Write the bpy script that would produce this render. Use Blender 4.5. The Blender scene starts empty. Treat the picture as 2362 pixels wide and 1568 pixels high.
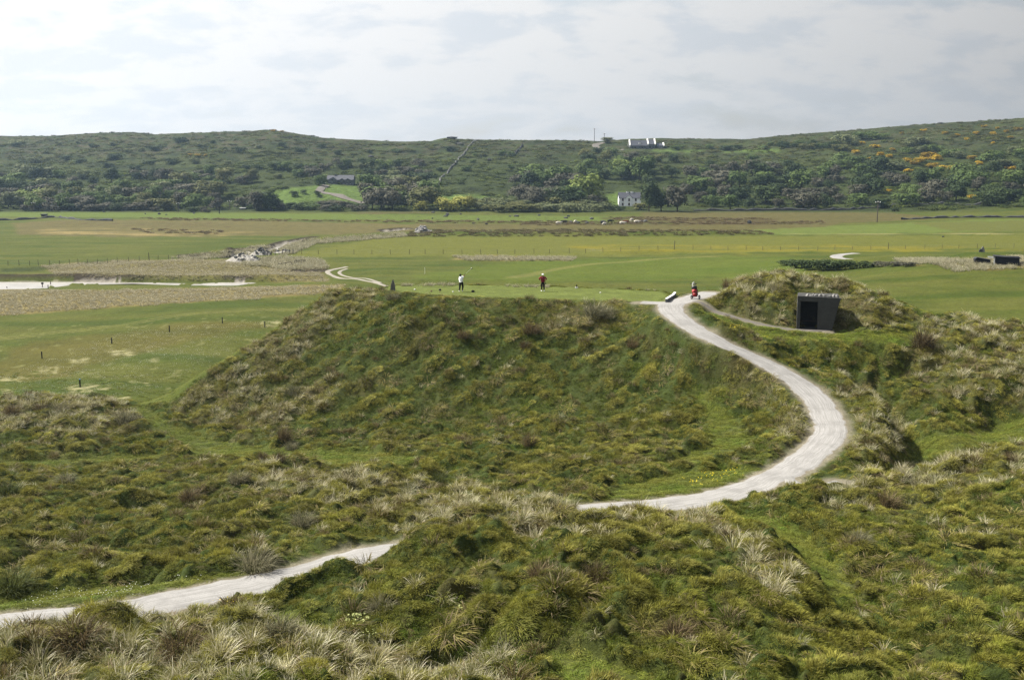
import bpy, bmesh, math, random
import numpy as np
from mathutils import Vector, Matrix, Euler
rnd = random.Random(7)
rng = np.random.default_rng(11)
S = bpy.context.scene
COL = S.collection
# ------------------------------------------------------------------ camera, sky, sun, exposure
CAM_H = 23.0
FPX = 2533.0            # focal length for a 2362 px wide frame
PITCH = math.radians(9.33)
CP, SP = math.cos(PITCH), math.sin(PITCH)
cd = bpy.data.cameras.new('camera'); cam = bpy.data.objects.new('camera', cd); COL.objects.link(cam)
cam.location = (0, 0, CAM_H); cam.rotation_euler = (math.pi/2 - PITCH, 0, 0)
cd.sensor_width = 36; cd.lens = 36*FPX/2362; cd.clip_start = .5; cd.clip_end = 20000
S.camera = cam
SUNV = Vector((-.82, .31, 1.0)).normalized()
SUN_EL = math.asin(SUNV.z); SUN_AZ = math.atan2(SUNV.x, SUNV.y)
W = bpy.data.worlds.new('World'); S.world = W; W.use_nodes = True
nt = W.node_tree; N = nt.nodes; L = nt.links; N.clear()
def wn(t, **k):
    n = N.new(t)
    for a, b in k.items(): setattr(n, a, b)
    return n
def wmath(op, a, b=None, c=None, clamp=False):
    n = wn('ShaderNodeMath', operation=op, use_clamp=clamp)
    for i, v in enumerate((a, b, c)):
        if v is None: continue
        if isinstance(v, (int, float)): n.inputs[i].default_value = v
        else: L.new(v, n.inputs[i])
    return n.outputs[0]
sky = wn('ShaderNodeTexSky', sky_type='NISHITA', sun_disc=False, sun_elevation=SUN_EL, sun_rotation=SUN_AZ, altitude=0, air_density=1.0, dust_density=1.6, ozone_density=1.2)
tc = wn('ShaderNodeTexCoord'); sx = wn('ShaderNodeSeparateXYZ'); L.new(tc.outputs['Generated'], sx.inputs[0])
zc = wmath('MAXIMUM', sx.outputs[2], 0.0); zd = wmath('ADD', zc, 0.34)
px = wmath('DIVIDE', sx.outputs[0], zd); py = wmath('DIVIDE', sx.outputs[1], zd)
cx = wn('ShaderNodeCombineXYZ'); L.new(px, cx.inputs[0]); L.new(py, cx.inputs[1])
def wnoise(scale, detail, rough, off=(0, 0, 0), dist=0.0):
    mp = wn('ShaderNodeMapping'); mp.inputs['Location'].default_value = off; mp.inputs['Scale'].default_value = (1.0, 1.25, 1)
    L.new(cx.outputs[0], mp.inputs[0])
    t = wn('ShaderNodeTexNoise'); t.inputs['Scale'].default_value = scale; t.inputs['Detail'].default_value = detail
    t.inputs['Roughness'].default_value = rough; t.inputs['Distortion'].default_value = dist
    L.new(mp.outputs[0], t.inputs['Vector']); return t.outputs[0]
n1 = wnoise(2.3, 9, .52, (3.1, 1.2, 0), .3)
n2 = wnoise(6.4, 8, .55, (9.1, 4.2, 0), .2)
n3 = wnoise(1.2, 3, .5, (1.7, 7.7, 0))
# cloud cover: mostly covered, thinner to the right
cov = wmath('MULTIPLY_ADD', n2, .35, n1)
cov = wmath('MULTIPLY_ADD', n3, .35, cov)
cov = wmath('MULTIPLY_ADD', sx.outputs[0], -.12, cov)
cov = wmath('MULTIPLY_ADD', zc, -.24, cov)  # cover thins overhead too, shaped to lower the light from above
mr = wn('ShaderNodeMapRange', interpolation_type='SMOOTHSTEP'); mr.inputs[1].default_value = .54; mr.inputs[2].default_value = .80
L.new(cov, mr.inputs[0])
lit = wn('ShaderNodeMapRange', interpolation_type='SMOOTHSTEP'); lit.inputs[1].default_value = .44; lit.inputs[2].default_value = .555
L.new(wmath('MULTIPLY_ADD', n2, .6, wmath('MULTIPLY', n1, .42)), lit.inputs[0])
cc = wn('ShaderNodeMix', data_type='RGBA'); L.new(lit.outputs[0], cc.inputs[0])
cc.inputs[6].default_value = (8.4, 8.9, 9.5, 1); cc.inputs[7].default_value = (10.1, 10.15, 10.2, 1)
# whole sky bright towards the sun, dimmed behind the view to lower the fill
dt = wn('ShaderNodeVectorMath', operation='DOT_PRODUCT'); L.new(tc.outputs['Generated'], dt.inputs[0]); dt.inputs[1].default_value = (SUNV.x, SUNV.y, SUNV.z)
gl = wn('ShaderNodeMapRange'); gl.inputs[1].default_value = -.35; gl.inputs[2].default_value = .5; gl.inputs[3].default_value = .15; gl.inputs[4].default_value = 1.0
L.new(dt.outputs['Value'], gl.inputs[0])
blue = wn('ShaderNodeMix', data_type='RGBA', blend_type='ADD'); blue.inputs[0].default_value = 1.0
L.new(sky.outputs[0], blue.inputs[6]); blue.inputs[7].default_value = (3.9, 3.8, 3.6, 1)
mx = wn('ShaderNodeMix', data_type='RGBA'); L.new(mr.outputs[0], mx.inputs[0]); L.new(blue.outputs[2], mx.inputs[6]); L.new(cc.outputs[2], mx.inputs[7])
# thin bright veil low over the horizon
hz = wn('ShaderNodeMapRange', interpolation_type='SMOOTHSTEP'); hz.inputs[1].default_value = .0; hz.inputs[2].default_value = .16; hz.inputs[3].default_value = .55; hz.inputs[4].default_value = 0
L.new(zc, hz.inputs[0])
mh = wn('ShaderNodeMix', data_type='RGBA'); L.new(hz.outputs[0], mh.inputs[0]); L.new(mx.outputs[2], mh.inputs[6]); mh.inputs[7].default_value = (9.3, 9.6, 9.9, 1)
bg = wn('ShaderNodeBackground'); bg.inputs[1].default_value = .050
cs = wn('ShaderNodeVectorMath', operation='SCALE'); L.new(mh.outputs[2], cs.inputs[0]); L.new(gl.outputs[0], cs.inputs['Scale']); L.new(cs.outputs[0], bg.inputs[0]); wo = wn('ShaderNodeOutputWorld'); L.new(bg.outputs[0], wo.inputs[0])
sl = bpy.data.lights.new('sun', 'SUN'); sl.energy = 5.0; sl.angle = math.radians(.53); sl.color = (1, .94, .83)
sun = bpy.data.objects.new('sun', sl); COL.objects.link(sun)
sun.rotation_euler = SUNV.to_track_quat('Z', 'Y').to_euler()
V = S.view_settings; V.view_transform = 'Standard'; V.look = 'None'; V.gamma = 1; V.use_curve_mapping = False; V.exposure = 1.08
S.cycles.max_bounces = 6; S.cycles.diffuse_bounces = 1; S.cycles.transmission_bounces = 1; S.cycles.volume_bounces = 0
S.cycles.transparent_max_bounces = 4; S.cycles.use_denoising = True; S.cycles.denoising_input_passes = 'RGB_ALBEDO_NORMAL'
try: S.cycles.denoising_prefilter = 'NONE'
except Exception: pass

# ------------------------------------------------------------------ geometry of the view: picture points to places
def slope(v):
    return math.tan(math.atan((v - 784)/FPX) + PITCH)
def pos(u, v, Y=None, z=None):
    """The place seen at (u, v) of a 2362 px wide frame, at distance Y north, or at height z."""
    s = slope(v)
    if Y is None: Y = (CAM_H - z)/s
    x = Y*(u - 1181)/(FPX*CP - (v - 784)*SP)
    return (x, Y, CAM_H - Y*s)
def project(x, y, z):
    yc = (z - CAM_H)*CP + y*SP; d = y*CP - (z - CAM_H)*SP
    return 1181 + FPX*x/d, 784 - FPX*yc/d
def sstep(a, b, x):
    t = np.clip((x - a)/(b - a), 0, 1); return t*t*(3 - 2*t)
# ------------------------------------------------------------------ noise
_P = {}
def perlin(x, y, seed=0):
    if seed not in _P:
        r = np.random.default_rng(100 + seed); a = r.random((256, 256))*2*np.pi; _P[seed] = (np.cos(a), np.sin(a))
    gx, gy = _P[seed]
    x = np.asarray(x, float); y = np.asarray(y, float)
    xi = np.floor(x).astype(int); yi = np.floor(y).astype(int); fx = x - xi; fy = y - yi
    u = fx*fx*fx*(fx*(fx*6 - 15) + 10); v = fy*fy*fy*(fy*(fy*6 - 15) + 10)
    def g(i, j, dx, dy):
        a = (xi + i) & 255; b = (yi + j) & 255
        return gx[a, b]*dx + gy[a, b]*dy
    n00 = g(0, 0, fx, fy); n10 = g(1, 0, fx - 1, fy); n01 = g(0, 1, fx, fy - 1); n11 = g(1, 1, fx - 1, fy - 1)
    return (n00*(1 - u) + n10*u)*(1 - v) + (n01*(1 - u) + n11*u)*v
def fbm(x, y, oct=4, seed=0, gain=.5):
    s = 0; a = 1; f = 1; t = 0
    for o in range(oct):
        s = s + a*perlin(x*f + 17.3*o, y*f - 9.1*o, seed + o); t += a; a *= gain; f *= 2.03
    return s/t*1.6
def inpoly(px, py, poly):
    poly = np.asarray(poly, float); m = np.zeros(px.shape, bool)
    bb = (px >= poly[:, 0].min()) & (px <= poly[:, 0].max()) & (py >= poly[:, 1].min()) & (py <= poly[:, 1].max())
    X = px[bb]; Yv = py[bb]; r = np.zeros(X.shape, bool); n = len(poly)
    for i in range(n):
        x0, y0 = poly[i]; x1, y1 = poly[(i + 1) % n]
        if y0 == y1: continue
        c = ((y0 > Yv) != (y1 > Yv)) & (X < (x1 - x0)*(Yv - y0)/(y1 - y0) + x0)
        r ^= c
    m[bb] = r; return m
def polydist(X, Y, line):
    """distance to a polyline and the position along it (index + fraction)"""
    best = np.full(X.shape, 1e9); at = np.zeros(X.shape)
    for i in range(len(line) - 1):
        ax, ay = line[i][:2]; bx, by = line[i + 1][:2]; dx, dy = bx - ax, by - ay; q = dx*dx + dy*dy + 1e-9
        t = np.clip(((X - ax)*dx + (Y - ay)*dy)/q, 0, 1)
        d = (X - ax - t*dx)**2 + (Y - ay - t*dy)**2
        k = d < best; best[k] = d[k]; at[k] = (i + t)[k]
    return np.sqrt(best), at
def spline(pts, step):
    """Catmull-Rom through 3d points, resampled"""
    P = [np.array(p, float) for p in pts]; P = [2*P[0] - P[1]] + P + [2*P[-1] - P[-2]]; out = []
    for i in range(1, len(P) - 2):
        n = max(1, int(np.linalg.norm(P[i + 1][:2] - P[i][:2])/step))
        for k in range(n):
            t = k/n; a, b, c, d = P[i - 1:i + 3]
            out.append(.5*((2*b) + (c - a)*t + (2*a - 5*b + 4*c - d)*t*t + (3*b - a - 3*c + d)*t**3))
    out.append(P[-2]); return out
# ------------------------------------------------------------------ the lie of the land
CTRL = [pos(u, v, Y) for u, v, Y in [
 # tee platform and its front slope
 (880,668,101),(1000,672,99.5),(1200,675,99),(1400,680,97),(1520,688,95.3),
 (900,750,92),(1100,755,91.3),(1300,755,91),(1450,755,90),(1550,775,86.5),
 (800,760,94),(800,850,89),(1000,850,87.5),(1200,850,87),(1400,850,85.5),(1560,860,82.5),
 (900,950,83.5),(1100,955,82.5),(1300,955,81),(1500,960,78.5),(1650,960,76.5),(700,900,88),(600,960,85.5),
 (1000,1050,72),(1200,1050,71.5),(1400,1050,70),(1600,1040,69),(1730,1010,71),
 (1000,1110,64),(1200,1100,65.5),(1400,1110,62.5),(1600,1100,62),(1200,1150,57.5),(1350,1150,56.5),(1780,940,76),(1760,880,79.5),(1640,830,83),
 (760,670,100),(700,715,98.5),(620,770,96),(540,820,93.5),(470,870,91),(400,940,88.5),(500,940,87.5),
 # near plain and left hollow
 (300,800,129),(100,850,117),(0,900,103),(300,900,104),(450,830,120),(600,740,150),
 (-200,940,97),(0,1060,75.5),(300,1055,76.5),(550,1045,77),(-200,1060,75.5),(700,1030,78),
 (0,935,88.5),(180,928,89),(320,965,86),(0,1000,81.5),(200,1000,81.5),(-200,1000,82),
 (0,1130,64),(300,1130,64.5),(600,1110,62.5),(850,1110,62),(0,1200,56),(300,1200,56),(600,1180,56),(850,1160,57),
 (0,1300,46.5),(300,1290,47.2),(550,1260,49),(750,1220,51.5),(950,1195,52),(850,1250,47.5),(1080,1185,52.5),
 # cart path bottom left
 (0,1440,36.4),(250,1415,37.6),(450,1375,39.5),(650,1335,41.9),(-250,1470,35.2),(150,1385,39.8),
 # middle mound
 (850,1292,42.3),(930,1248,43.6),(1000,1222,44.2),(1130,1195,45),(1250,1182,45.5),(1400,1190,45),(1600,1200,44.5),(1730,1265,40.8),(1830,1340,36.6),
 (1000,1300,39.3),(1200,1270,40),(1400,1270,40),(1600,1290,39),(1400,1350,35.8),(1200,1400,33.8),(1600,1400,34),(1400,1450,32.4),
 (1600,1500,30.8),(1000,1420,34.6),(1200,1480,31.8),(1350,1545,29.4),(1600,1568,28.6),(1830,1440,33.5),(1850,1540,30),
 (620,1425,36.2),(700,1465,34.6),(850,1470,33.6),(1000,1505,31.9),(1180,1545,30),(750,1380,37.6),
 # front left dune
 (200,1408,32.6),(420,1432,32),(600,1447,31.4),(0,1458,31.8),(800,1505,29.8),(1000,1548,28.5),(-200,1450,31.8),
 (300,1500,29.6),(100,1568,27.2),(500,1568,27.2),(800,1568,27.4),(-200,1568,27.2),
 # right hand valley and slope
 (1650,1180,53.5),(1750,1200,50.5),(1850,1260,45.8),(1920,1330,41.2),(1960,1400,37.8),(2000,1480,34.3),(2020,1568,30.4),
 (1900,1180,51.2),(2050,1180,50.5),(2200,1150,52.2),(2362,1180,48.3),(2550,1180,48),(2200,1300,41.2),(2362,1300,40.6),(2200,1450,34),(2362,1450,33),(2362,1568,29),(2550,1400,35),(2200,1568,29.4),
 (1950,1118,56.2),(2060,1085,58.6),(2200,1062,60.4),(2362,1035,61.8),(2550,1020,62),
 (2200,1000,71.8),(2362,990,72.5),(2550,985,73),(2300,955,77.4),(2130,1020,69.5),
 (2010,925,75.2),(2040,975,71),(2050,1020,67),(2000,1070,61.5),
 # ledge, bunker bank
 (1640,712,93),(1720,738,90.2),(1800,757,88.9),(1900,765,88.2),(2100,768,87.8),
 (1700,772,86.6),(1800,784,85.3),(1900,794,84.4),(2060,794,84.4),
 (1800,830,83),(1900,860,82),(2050,870,81.5),(2050,920,78.2),(1960,900,79),(2150,920,78),
 (1620,690,94.5),(1640,668,97.3),(1680,650,99),(1750,647,100),(1850,647,99.4),(1950,654,97.6),(2010,678,94.2),(2060,700,92),(2120,735,90.3),
 (1700,690,93),(1760,725,90.6),(1900,680,92.6),(1960,720,90),(2060,745,89),
 (2180,737,90),(2270,742,89.4),(2362,752,88.4),(2550,752,88.4),(2200,820,83),(2300,830,82),(2362,870,79),(2300,900,78),(2550,880,79),(2150,845,82.6),
 # cart path curve
 (1590,690,94.8),(1545,705,91.3),(1565,735,88),(1640,780,83.7),(1750,830,81.1),(1850,890,77.4),(1905,950,73.2),(1915,1000,68.7),(1870,1050,64.5),(1790,1100,60.2),(1680,1140,56.9),(1530,1165,54.7),(1370,1178,53.1),
]]
# what the camera cannot see: backs of dunes, the ground under the photographer
CTRL += [(-17,112,2.5),(-5,114,2.5),(6,113,2.5),(16,112,2.5),(24,112,3),(32,112,3),(40,106,3),(50,106,2.5),(62,104,3),(-26,110,1.2),
 (-60,110,1),(0,130,.5),(25,130,1),(50,125,1.8),(75,125,2.5),(-70,130,.6),(-40,130,.6),(-30,100,1),(-36,96,1.2),(-52,98,1.2),
 (-2,49,5.9),(3.5,52,5.6),(31,63.5,4.1),(34,67,4.3),(28.5,62.5,4.6),
 (0,22,10.9),(-12,22,10.9),(12,22,10.6),(0,18,12.6),(-9,18,12.4),(9,18,12.2),(0,14,14.6),(-9,14,14.2),(9,14,14.2),(0,8,18.0),(-5,8,17.8),(5,8,17.8),(20,24,9.4),(-22,24,9.4)]
for Y in (160, 205, 260, 310):
    for a in np.linspace(-.8, .8, 9):
        z = .4
        if a > .3: z = {160: 2.4, 205: 4.2, 260: 1.2, 310: .6}[Y]
        elif a > .12 and Y == 160: z = 1.0
        CTRL.append((a*Y, Y, z))
C3 = np.array(CTRL); C3[(C3[:, 1] < 33.5) & (C3[:, 1] > 26) & (C3[:, 0] < 0), 2] -= .45; C3[(C3[:, 1] < 46) & (C3[:, 1] > 35.8) & (C3[:, 0] > -1.5) & (C3[:, 0] < 8) & (C3[:, 2] > 6.9), 2] -= .32; ca = C3[:, 0]/C3[:, 1]*1.25; cb = np.log(C3[:, 1])
def _k(r2): return .5*r2*np.log(r2 + 1e-12)
n = len(C3); A = np.zeros((n + 3, n + 3))
A[:n, :n] = _k((ca[:, None] - ca)**2 + (cb[:, None] - cb)**2) + np.eye(n)*4e-5
A[:n, n] = 1; A[:n, n + 1] = ca; A[:n, n + 2] = cb; A[n:, :n] = A[:n, n:].T
# interpolate the fall below the eye, relative to distance: smoother near and far
rhs = np.concatenate([(CAM_H - C3[:, 2])/C3[:, 1]**.6, [0, 0, 0]])
wts = np.linalg.solve(A, rhs)
NA, NB = 760, 980
A0, A1, B0, B1 = -.86, .86, math.log(6.0), math.log(1250.0)
aa = np.linspace(A0, A1, NA)
bb = np.concatenate([np.linspace(math.log(6), math.log(24), 50, endpoint=False), np.linspace(math.log(24), math.log(115), 560, endpoint=False), np.linspace(math.log(115), math.log(480), 240, endpoint=False), np.linspace(math.log(480), math.log(1250), 130)])
NB = len(bb)
GA, GB = np.meshgrid(aa, bb)           # rows: distance
GY = np.exp(GB); GX = GA*GY
near = GY < 330
qa = GA[near]*1.25; qb = GB[near]; Z = np.zeros(qa.shape)
for s in range(0, len(qa), 40000):
    e = slice(s, s + 40000)
    K = _k((qa[e, None] - ca)**2 + (qb[e, None] - cb)**2)
    Z[e] = K@wts[:n] + wts[n] + wts[n + 1]*qa[e] + wts[n + 2]*qb[e]
GZ = np.full(GY.shape, .2); GZ[near] = CAM_H - Z*GY[near]**.6
far = sstep(200, 300, GY); GZ = GZ*(1 - far) + .2*far
GZ = np.where((GY > 104) & (GZ < .0), .0, GZ)
# --- hills
SKY_U = [-900, 0,60,150,200,250,262,300,320,380,420,500,600,628,650,700,760,850,900,1000,1035,1080,1200,1300,1380,1450,1530,1600,1700,1800,1900,2000,2100,2200,2300,2362,2800,3300]
SKY_V = [316,310,312,311,308,304,303,303,302,308,305,303,300,296,297,307,317,320,323,323,316,320,322,321,323,318,317,318,319,309,301,293,284,279,271,266,250,245]
def hill_y0(U): return 487 + 10*np.sin(U*.004) - 26*sstep(1900, 2400, U) + 18*sstep(1250, 1500, U)*(1 - sstep(1500, 1800, U))
def hills(X, Y):
    U = 1181 + FPX*X/Y/1.012
    sv = np.interp(U, SKY_U, SKY_V) + 3
    yc = 850 + 25*np.sin(U*.0035 + 1)
    zc_ = CAM_H - yc*np.tan(np.arctan((sv - 784)/FPX) + PITCH)
    y0 = hill_y0(U); t = (Y - y0)/(yc - y0)
    up = np.clip(t, 0, 1)**1.22
    z = zc_*up
    z = np.where(t > 1, zc_ - (Y - yc)*.05 - 2*sstep(0, 60, Y - yc), z)
    m = sstep(0, .15, t)*(1 - .75*sstep(.8, 1.0, t))
    z = z + m*(fbm(X/55, Y/38, 4, 21)*3.4 + np.abs(fbm(X/16, Y/9, 3, 31))*1.6)
    # green knoll before the grey house
    z = z + 3.0*np.exp(-((U - 700)/95)**2 - ((Y - 560)/42)**2)
    return np.where(t > 0, z + .2, .2)
fm = GY > 440
hz_ = np.zeros_like(GZ); hz_[fm] = hills(GX[fm], GY[fm]); GZ = np.where(fm, np.maximum(hz_, .2), GZ)
# --- paths (centre lines with heights)
PATH = spline([pos(1640, 675, 101.5), pos(1596, 688, 95.4), pos(1550, 702, 92), pos(1558, 728, 88.6), pos(1640, 780, 83.7), pos(1750, 830, 81.1), pos(1850, 890, 77.4),
  pos(1902, 950, 73.2), pos(1912, 1000, 68.7), pos(1866, 1052, 64.5), pos(1790, 1100, 60.2), pos(1680, 1140, 56.9), pos(1530, 1165, 54.7), pos(1370, 1178, 53.1),
  (-.9, 49, 5.75), pos(850, 1282, 45.2), pos(650, 1335, 41.9), pos(450, 1375, 39.5), pos(250, 1415, 37.6), pos(0, 1442, 36.4), pos(-260, 1472, 35.2), pos(-520, 1500, 34)], .8)
SPUR = spline([pos(1560, 700, 92.4), pos(1515, 699, 93), pos(1480, 698, 93.4)], .5)
BRANCH = spline([pos(1800, 1096, 60.4), pos(1850, 1118, 57.8), pos(1895, 1119, 57.4), pos(1935, 1112, 58.0)], .6)
FOOT = spline([pos(1600, 706, 93.2), pos(1660, 722, 91.6), pos(1730, 742, 90), pos(1800, 757, 88.9), pos(1850, 763, 88.3), pos(1915, 767, 88.0)], .7)
TEE = np.array([pos(u, v, z=11.0)[:2] for u, v in [(862,668),(905,658),(1050,656),(1250,660),(1400,665),(1530,671),(1552,684),(1530,696),(1400,693),(1250,690),(1100,686),(1000,681),(900,674)]])
def smooth_to(X, Y, Zv, line, r0, r1):
    m = (Y > 30) & (Y < 110); x, y, z = X[m], Y[m], Zv[m].copy()
    d, at = polydist(x, y, line); pz = np.interp(at, np.arange(len(line)), [p[2] for p in line])
    w = 1 - sstep(r0, r1, d); z = z*(1 - w) + pz*w; Zv[m] = z
    D = np.full(X.shape, 99.0); D[m] = d; return D
DT, _ = polydist(GX, GY, list(TEE) + [TEE[0]])
ins = inpoly(GX, GY, TEE); DT = np.where(ins, -DT, DT)
w = 1 - sstep(-.2, 2.2, DT); GZ = GZ*(1 - w) + 11.0*w
DF = smooth_to(GX, GY, GZ, FOOT, .9, 2.2)
DP = smooth_to(GX, GY, GZ, PATH, 1.5, 3.2)
DB = smooth_to(GX, GY, GZ, BRANCH, .7, 1.8)
DS = smooth_to(GX, GY, GZ, SPUR, .9, 2.0)
DPATH = np.minimum(np.minimum(DP, DF + .7), np.minimum(DB + .5, DS + .3))
for line_, hgt_, wd_ in (([(1955,885,79),(2010,925,75.5),(2045,970,71.2),(2052,1015,67.2),(2010,1060,62.8)], 1.4, 1.3), ([(2030,900,78),(2085,960,73.5),(2105,1010,69.2),(2095,1050,65.5),(2040,1085,61.5)], -2.2, 2.1), ([(1830,815,84.3),(1950,850,82.2),(2080,850,82.3)], -.5, 1.6)):
    Lr = [pos(*q_) for q_ in line_]; m_ = (GY > 55) & (GY < 92); d_, a_ = polydist(GX[m_], GY[m_], Lr); GZ[m_] += hgt_*np.exp(-(d_/wd_)**2)*sstep(1.2, 2.6, DPATH[m_])
# shelter pit: a level floor under the concrete shelter
SHX, SHY, SHZ = pos(1887, 763, 88.4); SHZ = 9.3
SHR = math.radians(-14); SHO = pos(1887, 760, 88.3)[:2]
lx_ = (GX - SHO[0])*math.cos(SHR) + (GY - SHO[1])*math.sin(SHR); ly_ = -(GX - SHO[0])*math.sin(SHR) + (GY - SHO[1])*math.cos(SHR)
pit = (lx_ > -1.75) & (lx_ < 1.25) & (ly_ > -.6) & (ly_ < 2.5); GZ = np.where(pit, SHZ, GZ)
GU, GV = project(GX, GY, GZ)
# --- zones, drawn as areas of ground
def zone(polys, soft=0.0):
    m = np.zeros(GX.shape)
    jx = fbm(GX/6, GY/6, 3, 41)*soft; jy = fbm(GX/6, GY/6, 3, 51)*soft*.6
    for p in polys: m[inpoly(GU + jx, GV + jy, p)] = 1
    return m
def blur(m, k=1):
    for _ in range(k):
        m = (m + np.roll(m, 1, 0) + np.roll(m, -1, 0) + np.roll(m, 1, 1) + np.roll(m, -1, 1))/5
    return m
ZM = {}
ZM['mown'] = zone([
 [(330,932),(400,985),(520,1028),(660,1052),(560,1062),(430,1035),(345,985),(300,945)],
 [(-400,1068),(0,1066),(200,1056),(400,1050),(560,1046),(640,1053),(450,1060),(150,1074),(-400,1092)],
 [(1600,712),(1700,742),(1830,766),(1990,766),(2130,762),(2100,796),(1900,795),(1760,782),(1660,742)],
 [(2030,1098),(2090,1020),(2180,1000),(2362,965),(2900,950),(2900,1015),(2362,1022),(2200,1045),(2100,1070)],
 [(1350,1168),(1430,1125),(1560,1092),(1700,1082),(1790,1085),(1670,1135),(1500,1160)],
 [(-200,1385),(100,1372),(250,1352),(430,1340),(560,1318),(700,1298),(640,1322),(350,1375),(100,1415),(-200,1440)],
 [(1640,1180),(1760,1190),(1860,1230),(1960,1340),(2000,1420),(1920,1390),(1850,1290),(1730,1215)],
 [(380,975),(560,1030),(900,1048),(1010,1058),(900,1078),(640,1064),(430,1045)],
 [(1230,1500),(1330,1505),(1520,1570),(1560,1620),(1300,1620)], [(620,1405),(720,1440),(840,1450),(760,1480),(650,1465),(560,1430)],
 [(1560,860),(1700,960),(1740,1040),(1600,1080),(1500,1080),(1640,1030),(1620,940)],
 ], 10)
ZM['tee'] = 1 - sstep(-.5, .4, DT)
ZM['plain'] = np.where((GY > 108) & (GV < 1000), 1.0, 0)
ZM['plain'] = np.maximum(ZM['plain'], zone([[(-500,690),(760,675),(700,716),(620,772),(540,822),(470,872),(400,930),(330,935),(240,918),(100,915),(0,925),(-500,925)], [(1990,655),(2700,640),(2700,735),(2362,748),(2240,725),(2140,728),(2060,695)]], 4))
ZM['mown'] = blur(np.maximum(np.maximum(ZM['mown'], ZM['tee']), ZM['plain']), 3)
ZM['dry'] = zone([
 [(760,660),(880,668),(850,705),(760,780),(640,880),(520,960),(380,960),(540,820),(700,715)],
 [(1600,700),(1640,640),(1700,620),(1900,620),(2010,655),(2140,735),(2100,765),(1960,765),(1830,765),(1700,735)],
 [(2080,830),(2130,730),(2362,735),(2800,735),(2800,930),(2362,950),(2150,900)],
 [(-300,1400),(220,1395),(620,1440),(820,1500),(1100,1545),(1180,1600),(-300,1600)],
 [(560,1085),(800,1090),(1000,1110),(1300,1150),(1370,1190),(1650,1185),(1680,1230),(1400,1250),(1100,1230),(900,1240),(850,1180),(600,1150)],
 [(1880,1130),(2050,1070),(2362,1030),(2800,1010),(2800,1080),(2362,1110),(2150,1160),(1900,1190)],
 [(1270,688),(1420,686),(1440,740),(1360,790),(1260,760)],
 [(1590,775),(1700,825),(1820,890),(1880,960),(1860,1020),(1800,1060),(1790,980),(1700,880),(1580,810)],
 [(1940,880),(2010,890),(2090,990),(2080,1060),(1980,1090),(1950,1000)],
 [(-300,925),(150,915),(330,945),(340,1010),(150,1000),(-300,1010)],
 [(500,880),(800,870),(780,940),(600,990),(450,980)],
 [(1640,1210),(1750,1260),(1860,1360),(1800,1400),(1700,1330)],
 ], 22)
ZM['dry'] = blur(ZM['dry'], 6)*(1 - ZM['mown'])
# --- relief of the rough ground
rough = (1 - ZM['mown'])*sstep(1.3, 2.3, DPATH)*(1 - sstep(120, 160, GY))
wx = GX + fbm(GX/3, GY/3, 2, 61)*1.2; wy = GY + fbm(GX/3, GY/3, 2, 62)*1.2
h1 = fbm(wx/1.5, wy/1.3, 3, 63); h2 = np.abs(fbm(wx/3.6, wy/3.2, 3, 64)); h3 = fbm(wx/9, wy/9, 2, 65)
bump = .80*np.clip(h1 + .10, -.25, 1) + .72*h2 + .35*h3 + .16*fbm(wx/.65, wy/.65, 2, 68)
# slanting sheep terraces on the tee slope
ter = inpoly(GU, GV, [(700,700),(1550,720),(1700,860),(1500,1000),(900,980),(560,980)]).astype(float); ter = blur(ter, 8)
ph = (GX*.58 - GY*.82)/1.15 + fbm(GX/6, GY/6, 3, 66)*.9
bump = bump*(1 - .25*ter) + ter*.85*(1 - np.abs(np.sin(ph*math.pi*.5))**.7)*np.clip(.55 + 1.1*fbm(GX/4, GY/4, 3, 67), 0, 1.2)
fadeH = np.interp(GY, [20, 45, 110], [1.15, 1, .85])
GZ = GZ - 1.3*(1 - sstep(19, 25.5, GY)) + bump*rough*fadeH*sstep(18, 26, GY)*(.25 + .75*sstep(.5, 6, DT))*(1 - .35*ter) - .22*ZM['dry']*rough*(1 - ter)
ZM['hump'] = h1*.6 + h2; ZM['bump'] = bump - blur(bump, 25)
# lips of turf above the path
lip = inpoly(GU, GV, [(1590,780),(1700,825),(1820,890),(1890,970),(1870,1010),(1780,1075),(1760,1060),(1810,980),(1740,890),(1640,820)])*sstep(1.4, 1.9, DP)*(1 - sstep(2.4, 4.2, DP))
GZ = GZ + blur(lip.astype(float), 2)*.35
lip2 = ((GU > 930) & (GU < 1340) & (GV > 1180) & (GV < 1300) & (GY > 40))*sstep(1.3, 1.9, DP)*(1 - sstep(2.5, 5, DP))
GZ = GZ + blur(lip2.astype(float), 2)*.35
# fairway undulation
pl = ZM['plain']*(GY < 420)
GZ = GZ + pl*(fbm(GX/24, GY/24, 2, 71)*.38*(1 - sstep(230, 300, GY))) + pl*sstep(112, 125, GY)*(1 - sstep(215, 250, GY))*.25*fbm(GX/9, GY/12, 2, 73)
def flatpoly(poly, z0=0.2): return np.array([pos(u, v, z=z0)[:2] for u, v in poly])
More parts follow.
